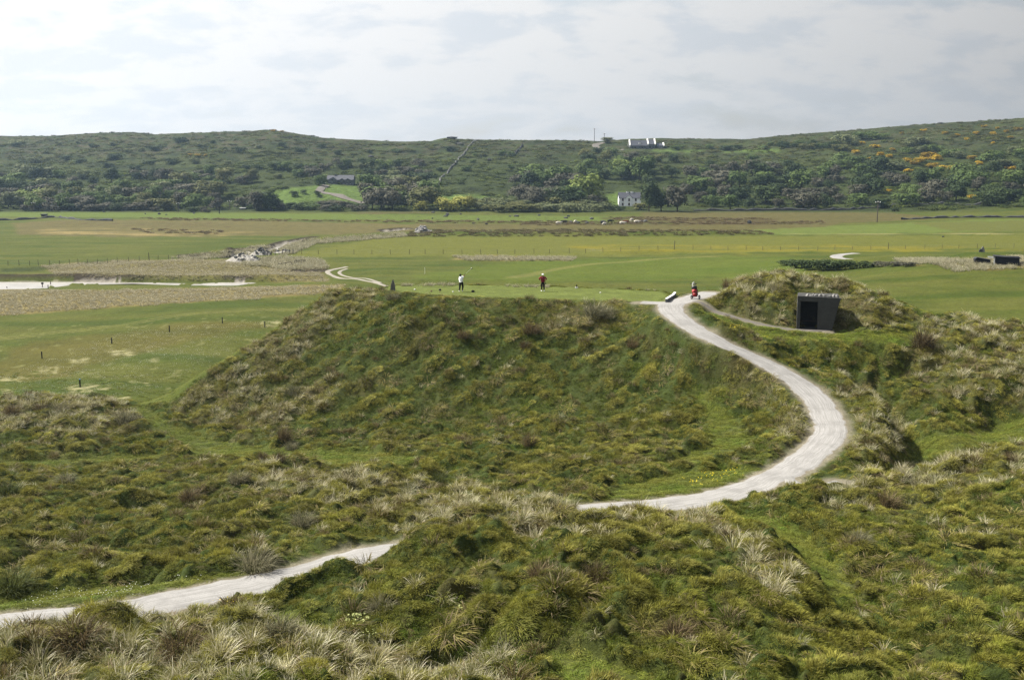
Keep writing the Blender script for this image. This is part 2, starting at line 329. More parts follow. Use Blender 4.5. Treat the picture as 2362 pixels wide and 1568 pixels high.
# --- tidal channel
CHAN = [[(-600,649),(0,650),(160,650),(300,652),(420,655),(470,655),(500,653),(560,651),(590,654),(545,658),(480,658),(420,657),(300,656),(165,657),(110,664),(60,666),(-600,672)],
        [(664,635),(700,633),(742,633),(735,638),(690,639)],
        [(520,604),(545,590),(612,578),(640,568),(700,556),(725,552),(700,562),(655,574),(640,582),(620,588),(560,600)],
        [(880,535),(935,531),(945,534),(890,540)], [(424,598),(470,598),(468,603),(432,604)]]
CHW = [flatpoly(p, -.6) for p in CHAN]
for k, P_ in enumerate(CHW):
    m = (GY > 150) & (GY < 380)
    d, _ = polydist(GX[m], GY[m], list(P_) + [P_[0]]); i_ = inpoly(GX[m], GY[m], P_)
    sd = np.where(i_, -d, d) + fbm(GX[m]/2.5, GY[m]/2.5, 2, 81)*.5
    dep = .80 if k == 0 else (1.2 if k < 2 else .9)
    bank = 1 - sstep(-.6, .7, sd); GZ[m] = np.minimum(GZ[m], GZ[m]*(1 - bank) + (-dep)*bank)
    if k == 0:   # the near side slopes gently, the far bank stands up
        up = sstep(.3, 1.5, sd)*(1 - sstep(3, 9, sd))*(GY[m] > 213); GZ[m] += up*.3
        ns_ = (GY[m] < 213) & (sd > 0) & (sd < 16); GZ[m] = np.where(ns_, np.minimum(GZ[m], -.62 + np.maximum(sd, 0)*.055), GZ[m])
# dune ridges along the stream
def ridge(line, hgt, wid, y0=0, nz=.4):
    global GZ
    Lp = spline([pos(u, v, z=.2) for u, v in line], 3); m = (GY > 120) & (GY < 420)
    d, at = polydist(GX[m], GY[m], Lp); e = np.minimum(at, len(Lp) - 1 - at)
    GZ[m] += hgt*np.exp(-(d/wid)**2)*(1 - nz + nz*fbm(GX[m]/6, GY[m]/6, 2, 91))*sstep(0, 3, e)
RID = [([(400,592),(470,588),(540,584),(600,574),(625,572)], 2.1, 4.5), ([(640,562),(720,553),(800,550),(880,545),(925,541)], 1.3, 3.0), ([(100,620),(250,618),(400,612),(520,618),(620,624)], .9, 7),
       ([(950,541),(1100,543),(1300,543),(1500,542),(1700,540),(1780,541)], 1.5, 5), ([(1350,588),(1450,584),(1560,582),(1650,586)], 1.0, 4), ([(800,628),(860,628),(900,636)], 1.3, 3.5),
       ([(1780,608),(1850,612),(1950,614),(2060,613),(2160,612)], .9, 4), ([(2180,622),(2300,612),(2500,600)], 2.0, 7), ([(180,590),(300,588),(450,592)], .3, 5),
       ([(1950,596),(2100,594),(2250,592),(2400,588)], .8, 6), ([(900,655),(1050,652),(1250,655),(1500,662)], .7, 2.0)]
for l_, h_, w_ in RID: ridge(l_, h_, w_)
GU, GV = project(GX, GY, GZ)
# --- final height lookup
_bb = bb
def H(x, y):
    x = np.atleast_1d(np.asarray(x, float)); y = np.atleast_1d(np.asarray(y, float))
    a = np.clip((x/y - A0)/(A1 - A0)*(NA - 1), 0, NA - 1.001); j = np.clip(np.interp(np.log(np.maximum(y, 6.01)), _bb, np.arange(NB)), 0, NB - 1.001)
    i0 = a.astype(int); j0 = j.astype(int); fa = a - i0; fb = j - j0
    return (GZ[j0, i0]*(1 - fa) + GZ[j0, i0 + 1]*fa)*(1 - fb) + (GZ[j0 + 1, i0]*(1 - fa) + GZ[j0 + 1, i0 + 1]*fa)*fb
def Hs(x, y): return float(H(x, y)[0])
def look(F, x, y):
    a = np.clip((x/y - A0)/(A1 - A0)*(NA - 1), 0, NA - 1).round().astype(int); j = np.clip(np.interp(np.log(np.maximum(y, 6.01)), _bb, np.arange(NB)), 0, NB - 1).round().astype(int)
    return F[j, a]
def on_ground(u, v, Ymin=40, Ymax=1200):
    """where the sight line through (u, v) first meets the ground"""
    for _ in range(40):
        r_ = _hit(u, v, Ymin, Ymax)
        if r_: return r_
        v += 1.5
def _hit(u, v, Ymin, Ymax):
    s = slope(v); Ys = np.exp(np.linspace(math.log(Ymin), math.log(Ymax), 1600)); k = (u - 1181)/(FPX*CP - (v - 784)*SP)
    d = (CAM_H - Ys*s) - H(Ys*k, Ys); i = np.argmax(d < 0)
    if not (d < 0).any(): return None
    Y = Ys[i]; return (Y*k, Y, Hs(Y*k, Y))
AK = .61
# ------------------------------------------------------------------ colours of the ground (albedo)
def C(*c): return np.array(c)
G_LUSH, G_MID, G_OLIVE, STRAW, BROWN, HEATH, SANDC, G_DARK, PASTURE, MOWN, REED = C(.042,.070,.014), C(.060,.080,.020), C(.085,.083,.028), C(.30,.26,.155), C(.115,.082,.042), C(.105,.085,.068), C(.50,.46,.40), C(.030,.050,.016), C(.13,.20,.055), C(.085,.130,.022), C(.20,.135,.095)
colr = np.zeros(GX.shape + (3,)) + G_MID
def lay(w, c):
    global colr
    w = np.clip(w, 0, 1)[..., None]; colr = colr*(1 - w) + c*w
nA = fbm(GX/5, GY/5, 4, 101); nB = fbm(GX/1.3, GY/1.3, 3, 105); nC = fbm(GX/22, GY/16, 3, 109)
lay(sstep(-.1, .5, nA), G_OLIVE); lay(sstep(.05, .5, -nA)*.8, G_LUSH); lay(sstep(.2, .6, nB)*.5, BROWN*1.2); lay(ZM['dry']*.45*(.6 + nB), C(.17,.145,.075))
lay(ZM['mown']*(1 - ZM['plain'])*.9, C(.095,.112,.026) + nA[..., None]*.03)
# plain
P = ZM['plain']
colP = np.zeros_like(colr) + C(.108,.130,.036)
def layP(w, c):
    global colP
    w = np.clip(w, 0, 1)[..., None]; colP = colP*(1 - w) + c*w
nst = fbm(GX/30, GY/7, 4, 121); nsp = fbm(GX/3, GY/5, 4, 131); nbig = fbm(GX/60, GY/40, 2, 135)
layP(.8*sstep(-.1, .35, nst), C(.140,.150,.050)); layP(.8*sstep(.0, .4, -nst), C(.070,.105,.022))
def zp(polys, soft=8, k=1): return blur(zone(polys, soft), k)
layP(zp([[(640,590),(900,545),(1800,545),(2600,540),(2600,568),(1900,580),(1400,590),(1000,592),(720,592)]])*.9, C(.165,.175,.052))            # hay field
layP(zp([[(1300,566),(1700,566),(2100,568),(2400,575),(1950,582),(1500,584),(1350,578)]], 14, 3)*sstep(-.4, .4, nst), C(.25,.22,.035))              # buttercups
layP(zp([[(0,488),(600,492),(1480,500),(1460,513),(1000,508),(300,502),(0,500)], [(-500,486),(0,488),(0,502),(-500,502)]], 4)*.95, C(.14,.19,.055))   # pasture strip
layP(zp([[(820,492),(1450,490),(1560,500),(1400,512),(980,510),(830,505)]], 6)*sstep(.1, .45, nsp)*.8, C(.07,.075,.035))
layP(zp([[(30,515),(150,508),(400,507),(700,511),(980,518),(960,532),(800,540),(560,545),(300,547),(40,542)]], 8)*.72, C(.175,.140,.095)*(1 + .35*nsp[..., None]) )
layP(zp([[(90,527),(300,528),(420,532),(600,536),(500,544),(250,543),(80,538)]], 10)*sstep(-.1, .3, nst), C(.34,.27,.18))
layP(zp([[(40,515),(300,512),(520,515),(620,524),(420,525),(200,522)]], 10)*sstep(.1, .4, nsp)*.8, C(.10,.065,.05))
layP(zp([[(950,515),(1450,517),(1950,512),(1900,528),(1500,534),(1000,530)], [(1480,488),(1700,487),(2050,490),(2180,503),(2000,513),(1650,519),(1480,508)], [(820,488),(1000,487),(1000,492),(830,494)]], 6)*.68, C(.150,.118,.080)*(1 + .4*nsp[..., None]))
layP(zp([[(1380,500),(1800,505),(1760,513),(1400,511)], [(1200,512),(1850,512),(1850,518),(1200,519)]], 8)*sstep(-.3, .3, nst), C(.085,.060,.038))
layP(zp([[(1700,532),(1960,520),(2300,505),(2600,505),(2600,528),(2100,538),(1800,542)]], 6)*.8, C(.165,.215,.075))
layP(zp([[(2100,513),(2600,506),(2600,530),(2200,534)]], 8)*.7, C(.145,.145,.058))
layP(zp([[(1800,539),(2362,538),(2600,538),(2600,540),(2362,540.5),(1800,541)]], 1, 0)*.8*sstep(-.3, .2, nst), C(.34,.32,.22))
layP(zp([[(-500,665),(0,668),(250,670),(560,662),(800,655),(770,676),(700,682),(560,690),(300,706),(0,728),(-500,745)]], 6)*.95, C(.30,.245,.155)*(.85 + .3*nsp[..., None]))
layP(zp([[(90,612),(250,600),(420,598),(640,600),(740,612),(760,650),(600,650),(560,648),(300,648),(140,641)]], 6)*.9, C(.26,.225,.145)*(.8 + .35*nsp[..., None]))
layP(zp([[(-500,628),(0,632),(100,630),(200,644),(0,642),(-500,640)]], 3)*.7, C(.19,.17,.085))
layP(zp([[(1130,588),(1180,590),(1320,594),(1310,602),(1200,602),(1040,599),(1060,592)]], 4)*.85, C(.28,.23,.15))
layP(zp([[(60,790),(300,765),(520,740),(640,748),(500,775),(380,800),(150,860),(60,880),(-60,880)]], 20, 3)*.5, C(.145,.115,.045))                  # brownish worn green
layP(zp([[(0,620),(140,612),(140,620),(60,627),(0,628)], [(180,605),(240,602),(250,608),(190,612)]], 4)*.7, G_DARK)
layP(zp([[(2130,598),(2362,592),(2600,590),(2600,622),(2362,625),(2100,615)]], 8)*sstep(-.3, .3, nsp), C(.22,.17,.095))
layP(zp([[(1230,600),(1700,590),(2000,604),(1700,640),(1200,650),(930,640)]], 20, 3)*.5, C(.13,.185,.035))
for k_, wdt in (([(-300,805),(0,782),(200,762),(450,735),(720,712)], .35), ([(-300,800),(0,778),(200,758),(450,731),(720,709)], .35), ([(1180,640),(1300,615),(1500,596),(1650,590)], 1.2)):
    Lp = spline([pos(u, v, z=.5) for u, v in k_], 3); m = (GY > 100) & (GY < 300); d, _ = polydist(GX[m], GY[m], Lp)
    t_ = np.zeros(GX.shape); t_[m] = 1 - sstep(wdt*.5, wdt*1.6, d); layP(t_*.55, C(.26,.25,.13))
sandm = zp([[(160,826),(205,826),(200,836),(165,838)], [(250,808),(310,806),(305,822),(258,820)], [(90,848),(135,846),(132,862),(95,860)], [(215,914),(300,910),(290,934),(225,936)], [(0,866),(55,868),(50,880),(0,880)], [(335,826),(365,825),(360,836)], [(600,744),(655,738),(650,752),(605,752)], [(150,890),(260,884),(250,900),(160,905)], [(0,898),(30,896),(28,906),(0,908)], [(320,884),(340,880),(342,890)]], 9, 1)
ZM['sand'] = sandm*sstep(-.25, .25, fbm(GX/1.1, GY/1.6, 3, 141))
layP(ZM['sand']*.85, C(.46,.43,.36))
speck = sstep(.38, .52, fbm(GX/1.4, GY/2.2, 2, 151))*inpoly(GU, GV, [(-300,780),(600,720),(650,745),(400,900),(-300,930)])
layP(speck*.45, C(.30,.30,.20))
colP = colP*np.array([.86, .86, .52]); colr = colr*(1 - P[..., None]) + colP*P[..., None]
for k, P_ in enumerate(CHW):
    m = (GY > 150) & (GY < 380); q = np.zeros(GX.shape); d, _ = polydist(GX[m], GY[m], list(P_) + [P_[0]]); i_ = inpoly(GX[m], GY[m], P_)
    q[m] = np.where(i_, 0, 1 - sstep(.8 if k else 1.4, 2.6, d)); lay(q*.92*((GY > 213) | (k > 0)), C(.050,.038,.028)); q[m] = i_; lay(q*.9*(GZ < (-.6 if k == 0 else 9)), SANDC)  # dark brown rim painted along the bank stands in for its shaded face
lay(ZM['tee']*.95, C(.150,.185,.045)*(1 + .25*fbm(GX/2.5, GY/2.5, 3, 161)[..., None]))
lay(1 - sstep(.9, 1.8, DPATH + .4*nB), C(.30,.27,.20))
# hills: heather brown above, green and olive below
hm = sstep(470, 500, GY)
hc = np.zeros_like(colr) + C(.066,.080,.032)
def layH(w, c):
    global hc
    w = np.clip(w, 0, 1)[..., None]; hc = hc*(1 - w) + c*w
hn = fbm(GX/40, GY/28, 4, 171); hn2 = fbm(GX/12, GY/9, 4, 175)
layH(sstep(.0, .4, hn), C(.085,.098,.034)); layH(sstep(.0, .5, -hn), C(.045,.055,.024))
layH(sstep(-.1, .3, hn2)*sstep(640, 800, GY)*.8*(1 - sstep(-120, 60, GX)*.4), C(.125,.088,.078))
layH(sstep(.2, .5, hn2)*.6, C(.10,.118,.038)); layH(sstep(.25, .5, -hn2)*.7, C(.028,.034,.018))
layH(blur(zone([[(540,478),(600,448),(680,432),(760,426),(830,430),(845,470),(760,462),(700,466),(600,480)], [(1000,455),(1060,448),(1150,458),(1010,466)], [(1420,478),(1390,452),(1440,440),(1480,475)], [(1700,345),(1800,344),(1790,352),(1660,352)], [(1590,352),(1480,348),(1560,344),(1640,346)]], 6), 1)*.95, C(.165,.225,.065))
hc = hc*np.array([.80, .88, .72]); colr = colr*(1 - hm[..., None]) + hc*hm[..., None]
colr = np.clip(colr*AK, .008, .7)
# ------------------------------------------------------------------ materials
def mat(name, rough=.8, spec=.25, base=(.2, .2, .2), noise=None, bump=0.0, bscale=30, attr=None, metal=0.0, var=.25, coords='Object', trans=0.0, vscale=None):
    m = bpy.data.materials.new(name); m.use_nodes = True; t = m.node_tree; ns = t.nodes; lk = t.links; b = ns['Principled BSDF']
    b.inputs['Roughness'].default_value = rough; b.inputs['Specular IOR Level'].default_value = spec; b.inputs['Metallic'].default_value = metal
    if attr: a = ns.new('ShaderNodeAttribute'); a.attribute_name = attr; col = a.outputs['Color']
    else: a = ns.new('ShaderNodeRGB'); base = tuple(c_*(AK if max(base) < .5 and not metal else 1) for c_ in base); a.outputs[0].default_value = (*base, 1); col = a.outputs[0]
    tcn = ns.new('ShaderNodeTexCoord')
    if noise:
        for sc, amt in noise:
            mp = ns.new('ShaderNodeMapping'); lk.new(tcn.outputs[coords], mp.inputs[0])
            if vscale: mp.inputs['Scale'].default_value = vscale
            n_ = ns.new('ShaderNodeTexNoise'); n_.inputs['Scale'].default_value = sc; n_.inputs['Detail'].default_value = 5; n_.inputs['Roughness'].default_value = .65; lk.new(mp.outputs[0], n_.inputs['Vector'])
            r = ns.new('ShaderNodeMapRange'); r.inputs[1].default_value = .3; r.inputs[2].default_value = .7; r.inputs[3].default_value = 1 - amt; r.inputs[4].default_value = 1 + amt; lk.new(n_.outputs[0], r.inputs[0])
            v_ = ns.new('ShaderNodeVectorMath'); v_.operation = 'SCALE'; lk.new(col, v_.inputs[0]); lk.new(r.outputs[0], v_.inputs['Scale']); col = v_.outputs[0]
    lk.new(col, b.inputs['Base Color'])
    if bump:
        n_ = ns.new('ShaderNodeTexNoise'); n_.inputs['Scale'].default_value = bscale; n_.inputs['Detail'].default_value = 6; n_.inputs['Roughness'].default_value = .7; lk.new(tcn.outputs[coords], n_.inputs['Vector'])
        bp = ns.new('ShaderNodeBump'); bp.inputs['Strength'].default_value = 1; bp.inputs['Distance'].default_value = bump; lk.new(n_.outputs[0], bp.inputs['Height']); lk.new(bp.outputs[0], b.inputs['Normal'])
    return m
def link(name, me, parent=None, mats=None, kind=None, label=None, cat=None, group=None, loc=None):
    o = bpy.data.objects.new(name, me); COL.objects.link(o)
    if parent: o.parent = parent
    if mats and me is not None:
        for m_ in (mats if isinstance(mats, (list, tuple)) else [mats]):
            if m_.name not in me.materials: me.materials.append(m_)
    if loc is not None: o.location = loc
    for k_, v_ in (('kind', kind), ('label', label), ('category', cat), ('group', group)):
        if v_: o[k_] = v_
    return o
def grid_mesh(name, X, Y, Zv, cols, smooth=True):
    r, c = X.shape; me = bpy.data.meshes.new(name)
    co = np.stack([X, Y, Zv], -1).reshape(-1, 3).astype(np.float32)
    idx = np.arange(r*c).reshape(r, c); f = np.stack([idx[:-1, :-1], idx[:-1, 1:], idx[1:, 1:], idx[1:, :-1]], -1).reshape(-1, 4).astype(np.int32)
    me.vertices.add(len(co)); me.vertices.foreach_set('co', co.ravel()); me.loops.add(f.size); me.loops.foreach_set('vertex_index', f.ravel())
    me.polygons.add(len(f)); me.polygons.foreach_set('loop_start', np.arange(0, f.size, 4, dtype=np.int32)); me.polygons.foreach_set('loop_total', np.full(len(f), 4, np.int32))
    me.update()
    if smooth: me.polygons.foreach_set('use_smooth', np.ones(len(f), bool))
    if cols is not None:
        a = me.color_attributes.new('Col', 'FLOAT_COLOR', 'POINT'); a.data.foreach_set('color', np.concatenate([cols.reshape(-1, 3), np.ones((r*c, 1))], 1).astype(np.float32).ravel())
    return me
M_GROUND = mat('turf', .95, .08, attr='Col', noise=[(.9, .22), (6, .22), (25, .25)], bump=.10, bscale=7)
M_PLAIN = mat('meadow', .95, .08, attr='Col', noise=[(.25, .12), (1.6, .20)], bump=.25, bscale=1.6)
M_HILL = mat('hillside', .95, .06, attr='Col', noise=[(.06, .15), (.5, .35)], bump=1.3, bscale=.45)
jn = int(np.searchsorted(bb, math.log(104))); jh = int(np.searchsorted(bb, math.log(484)))
link('dune_ground', grid_mesh('dune_ground', GX[:jn + 1], GY[:jn + 1], GZ[:jn + 1], colr[:jn + 1]), mats=M_GROUND, kind='structure')
link('plain', grid_mesh('plain', GX[jn:jh + 1], GY[jn:jh + 1], GZ[jn:jh + 1], colr[jn:jh + 1]), mats=M_PLAIN, kind='structure')
link('hills', grid_mesh('hills', GX[jh:], GY[jh:], GZ[jh:], colr[jh:]), mats=M_HILL, kind='structure')
# wide low ground that runs on past everything to the horizon
me = bpy.data.meshes.new('lowland'); q = 9000
me.from_pydata([(-q, -q, -6), (q, -q, -6), (q, q, -6), (-q, q, -6)], [], [(0, 1, 2, 3)])
link('lowland', me, mats=mat('lowland', .95, .05, (.08, .10, .04), noise=[(.01, .3)]), kind='structure')
# ------------------------------------------------------------------ paths
def ribbon(name, line, wfun, matr, lift=.04, cols=6, kind='structure', step=None, zoff=None):
    L3 = [Vector(p) for p in line]; vs = []; fs = []; s = 0; uv = []
    for i, p in enumerate(L3):
        t = (L3[min(i + 1, len(L3) - 1)] - L3[max(i - 1, 0)]); t.z = 0; t.normalize(); nrm = Vector((t.y, -t.x, 0))
        if i: s += (L3[i] - L3[i - 1]).length
        wl, wr = wfun(s, -1), wfun(s, 1)
        for k in range(cols + 1):
            f = k/cols; o_ = -wl + (wl + wr)*f; q_ = p + nrm*o_
            e = (2*f - 1); zz = Hs(q_.x, q_.y) + lift - .05*max(0, abs(e) - .8)/.2*1.2
            vs.append((q_.x, q_.y, zz)); uv.append((s, e))
    for i in range(len(L3) - 1):
        for k in range(cols):
            a = i*(cols + 1) + k; fs.append((a, a + 1, a + cols + 2, a + cols + 1))
    me = bpy.data.meshes.new(name); me.from_pydata(vs, [], fs); me.update()
    for p_ in me.polygons: p_.use_smooth = True
    at = me.attributes.new('along', 'FLOAT_VECTOR', 'POINT'); at.data.foreach_set('vector', np.array([(a*.35, b, 0) for a, b in uv], np.float32).ravel())
    return link(name, me, mats=matr, kind=kind)
def path_mat(name, c1, c2, cedge):
    c1, c2, cedge = (tuple(x*AK*1.1 for x in c_) for c_ in (c1, c2, cedge))
    m = bpy.data.materials.new(name); m.use_nodes = True; t = m.node_tree; ns = t.nodes; lk = t.links; b = ns['Principled BSDF']; b.inputs['Roughness'].default_value = .93; b.inputs['Specular IOR Level'].default_value = .15
    at = ns.new('ShaderNodeAttribute'); at.attribute_name = 'along'; tcn = ns.new('ShaderNodeTexCoord')
    def nz(src, sc, vs=(1, 1, 1), d=5):
        mp = ns.new('ShaderNodeMapping'); mp.inputs['Scale'].default_value = vs; lk.new(src, mp.inputs[0]); n_ = ns.new('ShaderNodeTexNoise'); n_.inputs['Scale'].default_value = sc; n_.inputs['Detail'].default_value = d; n_.inputs['Roughness'].default_value = .65; lk.new(mp.outputs[0], n_.inputs['Vector']); return n_.outputs[0]
    def mr_(x, a, b_, c=0, d=1):
        r = ns.new('ShaderNodeMapRange'); r.interpolation_type = 'SMOOTHSTEP'
        for i, v_ in enumerate((a, b_, c, d)): r.inputs[i + 1].default_value = v_
        lk.new(x, r.inputs[0]); return r.outputs[0]
    def mixc(f, a, b_):
        x = ns.new('ShaderNodeMix'); x.data_type = 'RGBA'; lk.new(f, x.inputs[0])
        for s_, v_ in ((6, a), (7, b_)):
            if isinstance(v_, tuple): x.inputs[s_].default_value = (*v_, 1)
            else: lk.new(v_, x.inputs[s_])
        return x.outputs[2]
    streak = nz(at.outputs['Vector'], 2.2, (.5, 5, 1)); blot = nz(tcn.outputs['Object'], .7); fine = nz(tcn.outputs['Object'], 14)
    c = mixc(mr_(streak, .35, .65), c1, c2); c = mixc(mr_(blot, .45, .65, 0, .5), c, tuple(x*.78 for x in c1)); c = mixc(mr_(fine, .55, .75, 0, .6), c, tuple(x*.62 for x in c1))
    sp = ns.new('ShaderNodeSeparateXYZ'); lk.new(at.outputs['Vector'], sp.inputs[0]); ab = ns.new('ShaderNodeMath'); ab.operation = 'ABSOLUTE'; lk.new(sp.outputs[1], ab.inputs[0])
    ad = ns.new('ShaderNodeMath'); ad.operation = 'MULTIPLY_ADD'; lk.new(nz(tcn.outputs['Object'], 2.5), ad.inputs[0]); ad.inputs[1].default_value = .45; lk.new(ab.outputs[0], ad.inputs[2])
    c = mixc(mr_(ad.outputs[0], 1.02, 1.25), c, cedge); lk.new(c, b.inputs['Base Color'])
    bp = ns.new('ShaderNodeBump'); bp.inputs['Distance'].default_value = .03; lk.new(fine, bp.inputs['Height']); lk.new(bp.outputs[0], b.inputs['Normal'])
    return m
M_PATH = path_mat('gravel_path', (.32, .312, .300), (.445, .435, .425), (.20, .165, .10))
M_FOOTP = path_mat('worn_footpath', (.17, .155, .14), (.22, .20, .18), (.13, .13, .05))
M_TRACK = path_mat('sandy_track', (.32, .295, .25), (.40, .37, .32), (.17, .15, .09))
def wfun(base, amp, seed):
    def f(s, side): return base + amp*float(perlin(s/1.1, side*7.7, seed)) + .6*amp*float(perlin(s/.35, side*3.1, seed + 1))
    return f
def dense(line, step=.35): return spline(line[::2] + [line[-1]], step)
def pathw(s, side): return wfun(1.14, .24, 200)(s, side)
ribbon('cart_path', dense(PATH), pathw, M_PATH, .05)
ribbon('path_spur', dense(SPUR), wfun(1.0, .2, 210), M_PATH, .046)
ribbon('path_branch', dense(BRANCH), wfun(.45, .35, 220), M_PATH, .042)
ribbon('footpath', dense(FOOT), wfun(.30, .22, 230), M_FOOTP, .044)
def drape(uvs, step=1.0, z=.3): return [(p[0], p[1], 0) for p in spline([pos(u, v, z=z) for u, v in uvs], step)]
ribbon('farm_track', drape([(800,616),(762,624),(758,632),(785,641),(830,648),(868,655),(898,662)]), wfun(.55, .2, 240), M_TRACK, .06)
ribbon('farm_track', drape([(800,620),(784,626),(788,634),(815,641),(845,645),(880,655)]), wfun(.38, .2, 250), M_TRACK, .064)
ribbon('far_track', drape([(1975,580),(1950,582),(1930,586),(1936,592),(1962,597)], z=.8), wfun(1.5, .2, 260), M_PATH, .06)
ribbon('far_track', drape([(2105,608),(2120,611),(2140,614),(2165,618)], z=1.4), wfun(1.0, .2, 265), M_PATH, .06)
def hilltrack(uvs, w_, s_): 
    P3 = [on_ground(u, v, 420) for u, v in uvs]; return ribbon('hill_road', [(p[0], p[1], 0) for p in spline(P3, 2)], wfun(w_, .2, s_), M_FOOTP, .25)
hilltrack([(1396,329),(1376,334),(1376,340),(1400,344),(1440,346)], 2.6, 270)
hilltrack([(752,428),(740,436),(735,442),(750,446),(790,455),(840,470)], 2.0, 275)
M_WET = mat('wet_sand', .35, .5, (.46, .44, .41), noise=[(.12, .25), (1.1, .15)], bump=.02, bscale=2)
for k, (nm, P_) in enumerate(zip(('tidal_channel', 'stream_pool', 'stream_bed', 'stream_water', 'stream_pool'), CHW)):
    me = bpy.data.meshes.new(nm); me.from_pydata([(x + (1.2*math.copysign(1, x - P_[:, 0].mean()) if k else 0), y + 1.0*math.copysign(1, y - P_[:, 1].mean()), (-.58, -1.0)[k] if k < 2 else -.72) for x, y in P_], [], [tuple(range(len(P_)))]); me.update()
    link(nm, me, mats=M_WET, kind='structure')
# ------------------------------------------------------------------ grasses
def blades(name, n, rad, l0, l1, wd, lean0, lean1, seed, wind=(0, 0), droop=.5, dome=0.0, segs=3):
    r = np.random.default_rng(seed); V_ = []; F_ = []; R_ = []; T_ = []
    for i in range(n):
        a = r.random()*2*np.pi; q = rad*math.sqrt(r.random()); bx, by = q*math.cos(a), q*math.sin(a)
        a2 = a + r.normal()*.6; ln = l0 + (l1 - l0)*r.random(); le = lean0 + (lean1 - lean0)*r.random()*(.4 + .6*q/rad)
        dx, dy = math.cos(a2)*math.sin(le) + wind[0], math.sin(a2)*math.sin(le) + wind[1]; dz = max(.08, math.cos(le))
        m = math.sqrt(dx*dx + dy*dy + dz*dz); d = np.array([dx, dy, dz])/m; p = np.array([bx, by, dome*(1 - (q/rad)**2) - .03]); sd = r.random()*np.pi
        side = np.array([math.cos(sd), math.sin(sd), 0]); br = r.random(); w_ = wd*(.7 + .6*r.random()); b0 = len(V_)
        for s in range(segs):
            t = s/segs; ww = w_*(1 - .55*t)
            V_ += [p - side*ww/2, p + side*ww/2]; R_ += [br, br]; T_ += [t, t]
            p = p + d*ln/segs; d = d + np.array([d[0]*droop*.5 + wind[0]*.3, d[1]*droop*.5 + wind[1]*.3, -droop*(.4 + .5*t)]); d = d/np.linalg.norm(d)
        V_.append(p); R_.append(br); T_.append(1.0)
        for s in range(segs - 1): k = b0 + 2*s; F_.append((k, k + 1, k + 3, k + 2))
        k = b0 + 2*(segs - 1); F_.append((k, k + 1, b0 + 2*segs))
    me = bpy.data.meshes.new(name); me.from_pydata([tuple(v) for v in V_], [], F_)
    for nm, arr in (('br', R_), ('tt', T_)): at = me.attributes.new(nm, 'FLOAT', 'POINT'); at.data.foreach_set('value', np.array(arr, np.float32))
    return me
def grass_mat(name, straw, amt, tip, rough=.6, spec=.12, trl=.22):
    straw = tuple(c_*AK*1.2 for c_ in straw)
    m = bpy.data.materials.new(name); m.use_nodes = True; t = m.node_tree; ns = t.nodes; lk = t.links; b = ns['Principled BSDF']; out = ns['Material Output']
    b.inputs['Roughness'].default_value = rough; b.inputs['Specular IOR Level'].default_value = spec
    ic = ns.new('ShaderNodeAttribute'); ic.attribute_name = 'icol'; ic.attribute_type = 'INSTANCER'
    br = ns.new('ShaderNodeAttribute'); br.attribute_name = 'br'; tt = ns.new('ShaderNodeAttribute'); tt.attribute_name = 'tt'
    def mr_(x, a, b_, c, d):
        r = ns.new('ShaderNodeMapRange')
        for i, v_ in enumerate((a, b_, c, d)): r.inputs[i + 1].default_value = v_
        lk.new(x, r.inputs[0]); return r.outputs[0]
    sc = ns.new('ShaderNodeVectorMath'); sc.operation = 'SCALE'; lk.new(ic.outputs['Vector'], sc.inputs[0]); lk.new(mr_(br.outputs['Fac'], 0, 1, .62*AK, 1.68*AK), sc.inputs['Scale'])
    f1 = mr_(br.outputs['Fac'], 1 - amt, 1 - amt + .08, 0, 1); f2 = ns.new('ShaderNodeMath'); f2.operation = 'MULTIPLY'; lk.new(tt.outputs['Fac'], f2.inputs[0]); f2.inputs[1].default_value = tip
    f3 = ns.new('ShaderNodeMath'); f3.operation = 'MAXIMUM'; lk.new(f1, f3.inputs[0]); lk.new(f2.outputs[0], f3.inputs[1])
    x = ns.new('ShaderNodeMix'); x.data_type = 'RGBA'; lk.new(f3.outputs[0], x.inputs[0]); lk.new(sc.outputs[0], x.inputs[6]); x.inputs[7].default_value = (*straw, 1)
    lk.new(x.outputs[2], b.inputs['Base Color']); tr = ns.new('ShaderNodeBsdfTranslucent'); lk.new(x.outputs[2], tr.inputs[0])
    ms = ns.new('ShaderNodeMixShader'); ms.inputs[0].default_value = trl; lk.new(b.outputs[0], ms.inputs[1]); lk.new(tr.outputs[0], ms.inputs[2]); lk.new(ms.outputs[0], out.inputs[0])
    return m
M_TURF = grass_mat('turf_blades', (.34, .33, .09), .12, .22)
M_MARRAM = grass_mat('marram_blades', (.72, .66, .48), .42, .50, .42, .25)
M_TUSS = grass_mat('tussock_blades', (.26, .20, .12), .35, .35)
M_LEAF = grass_mat('herb_leaves', (.30, .30, .09), .1, .1)
def protos(name, metas, mtl):
    c = bpy.data.collections.new(name); obs = []
    for i, me in enumerate(metas):
        me.materials.append(mtl); o = bpy.data.objects.new('%s_%02d' % (name, i), me); c.objects.link(o); obs.append(o)
    return c
_gn = {}
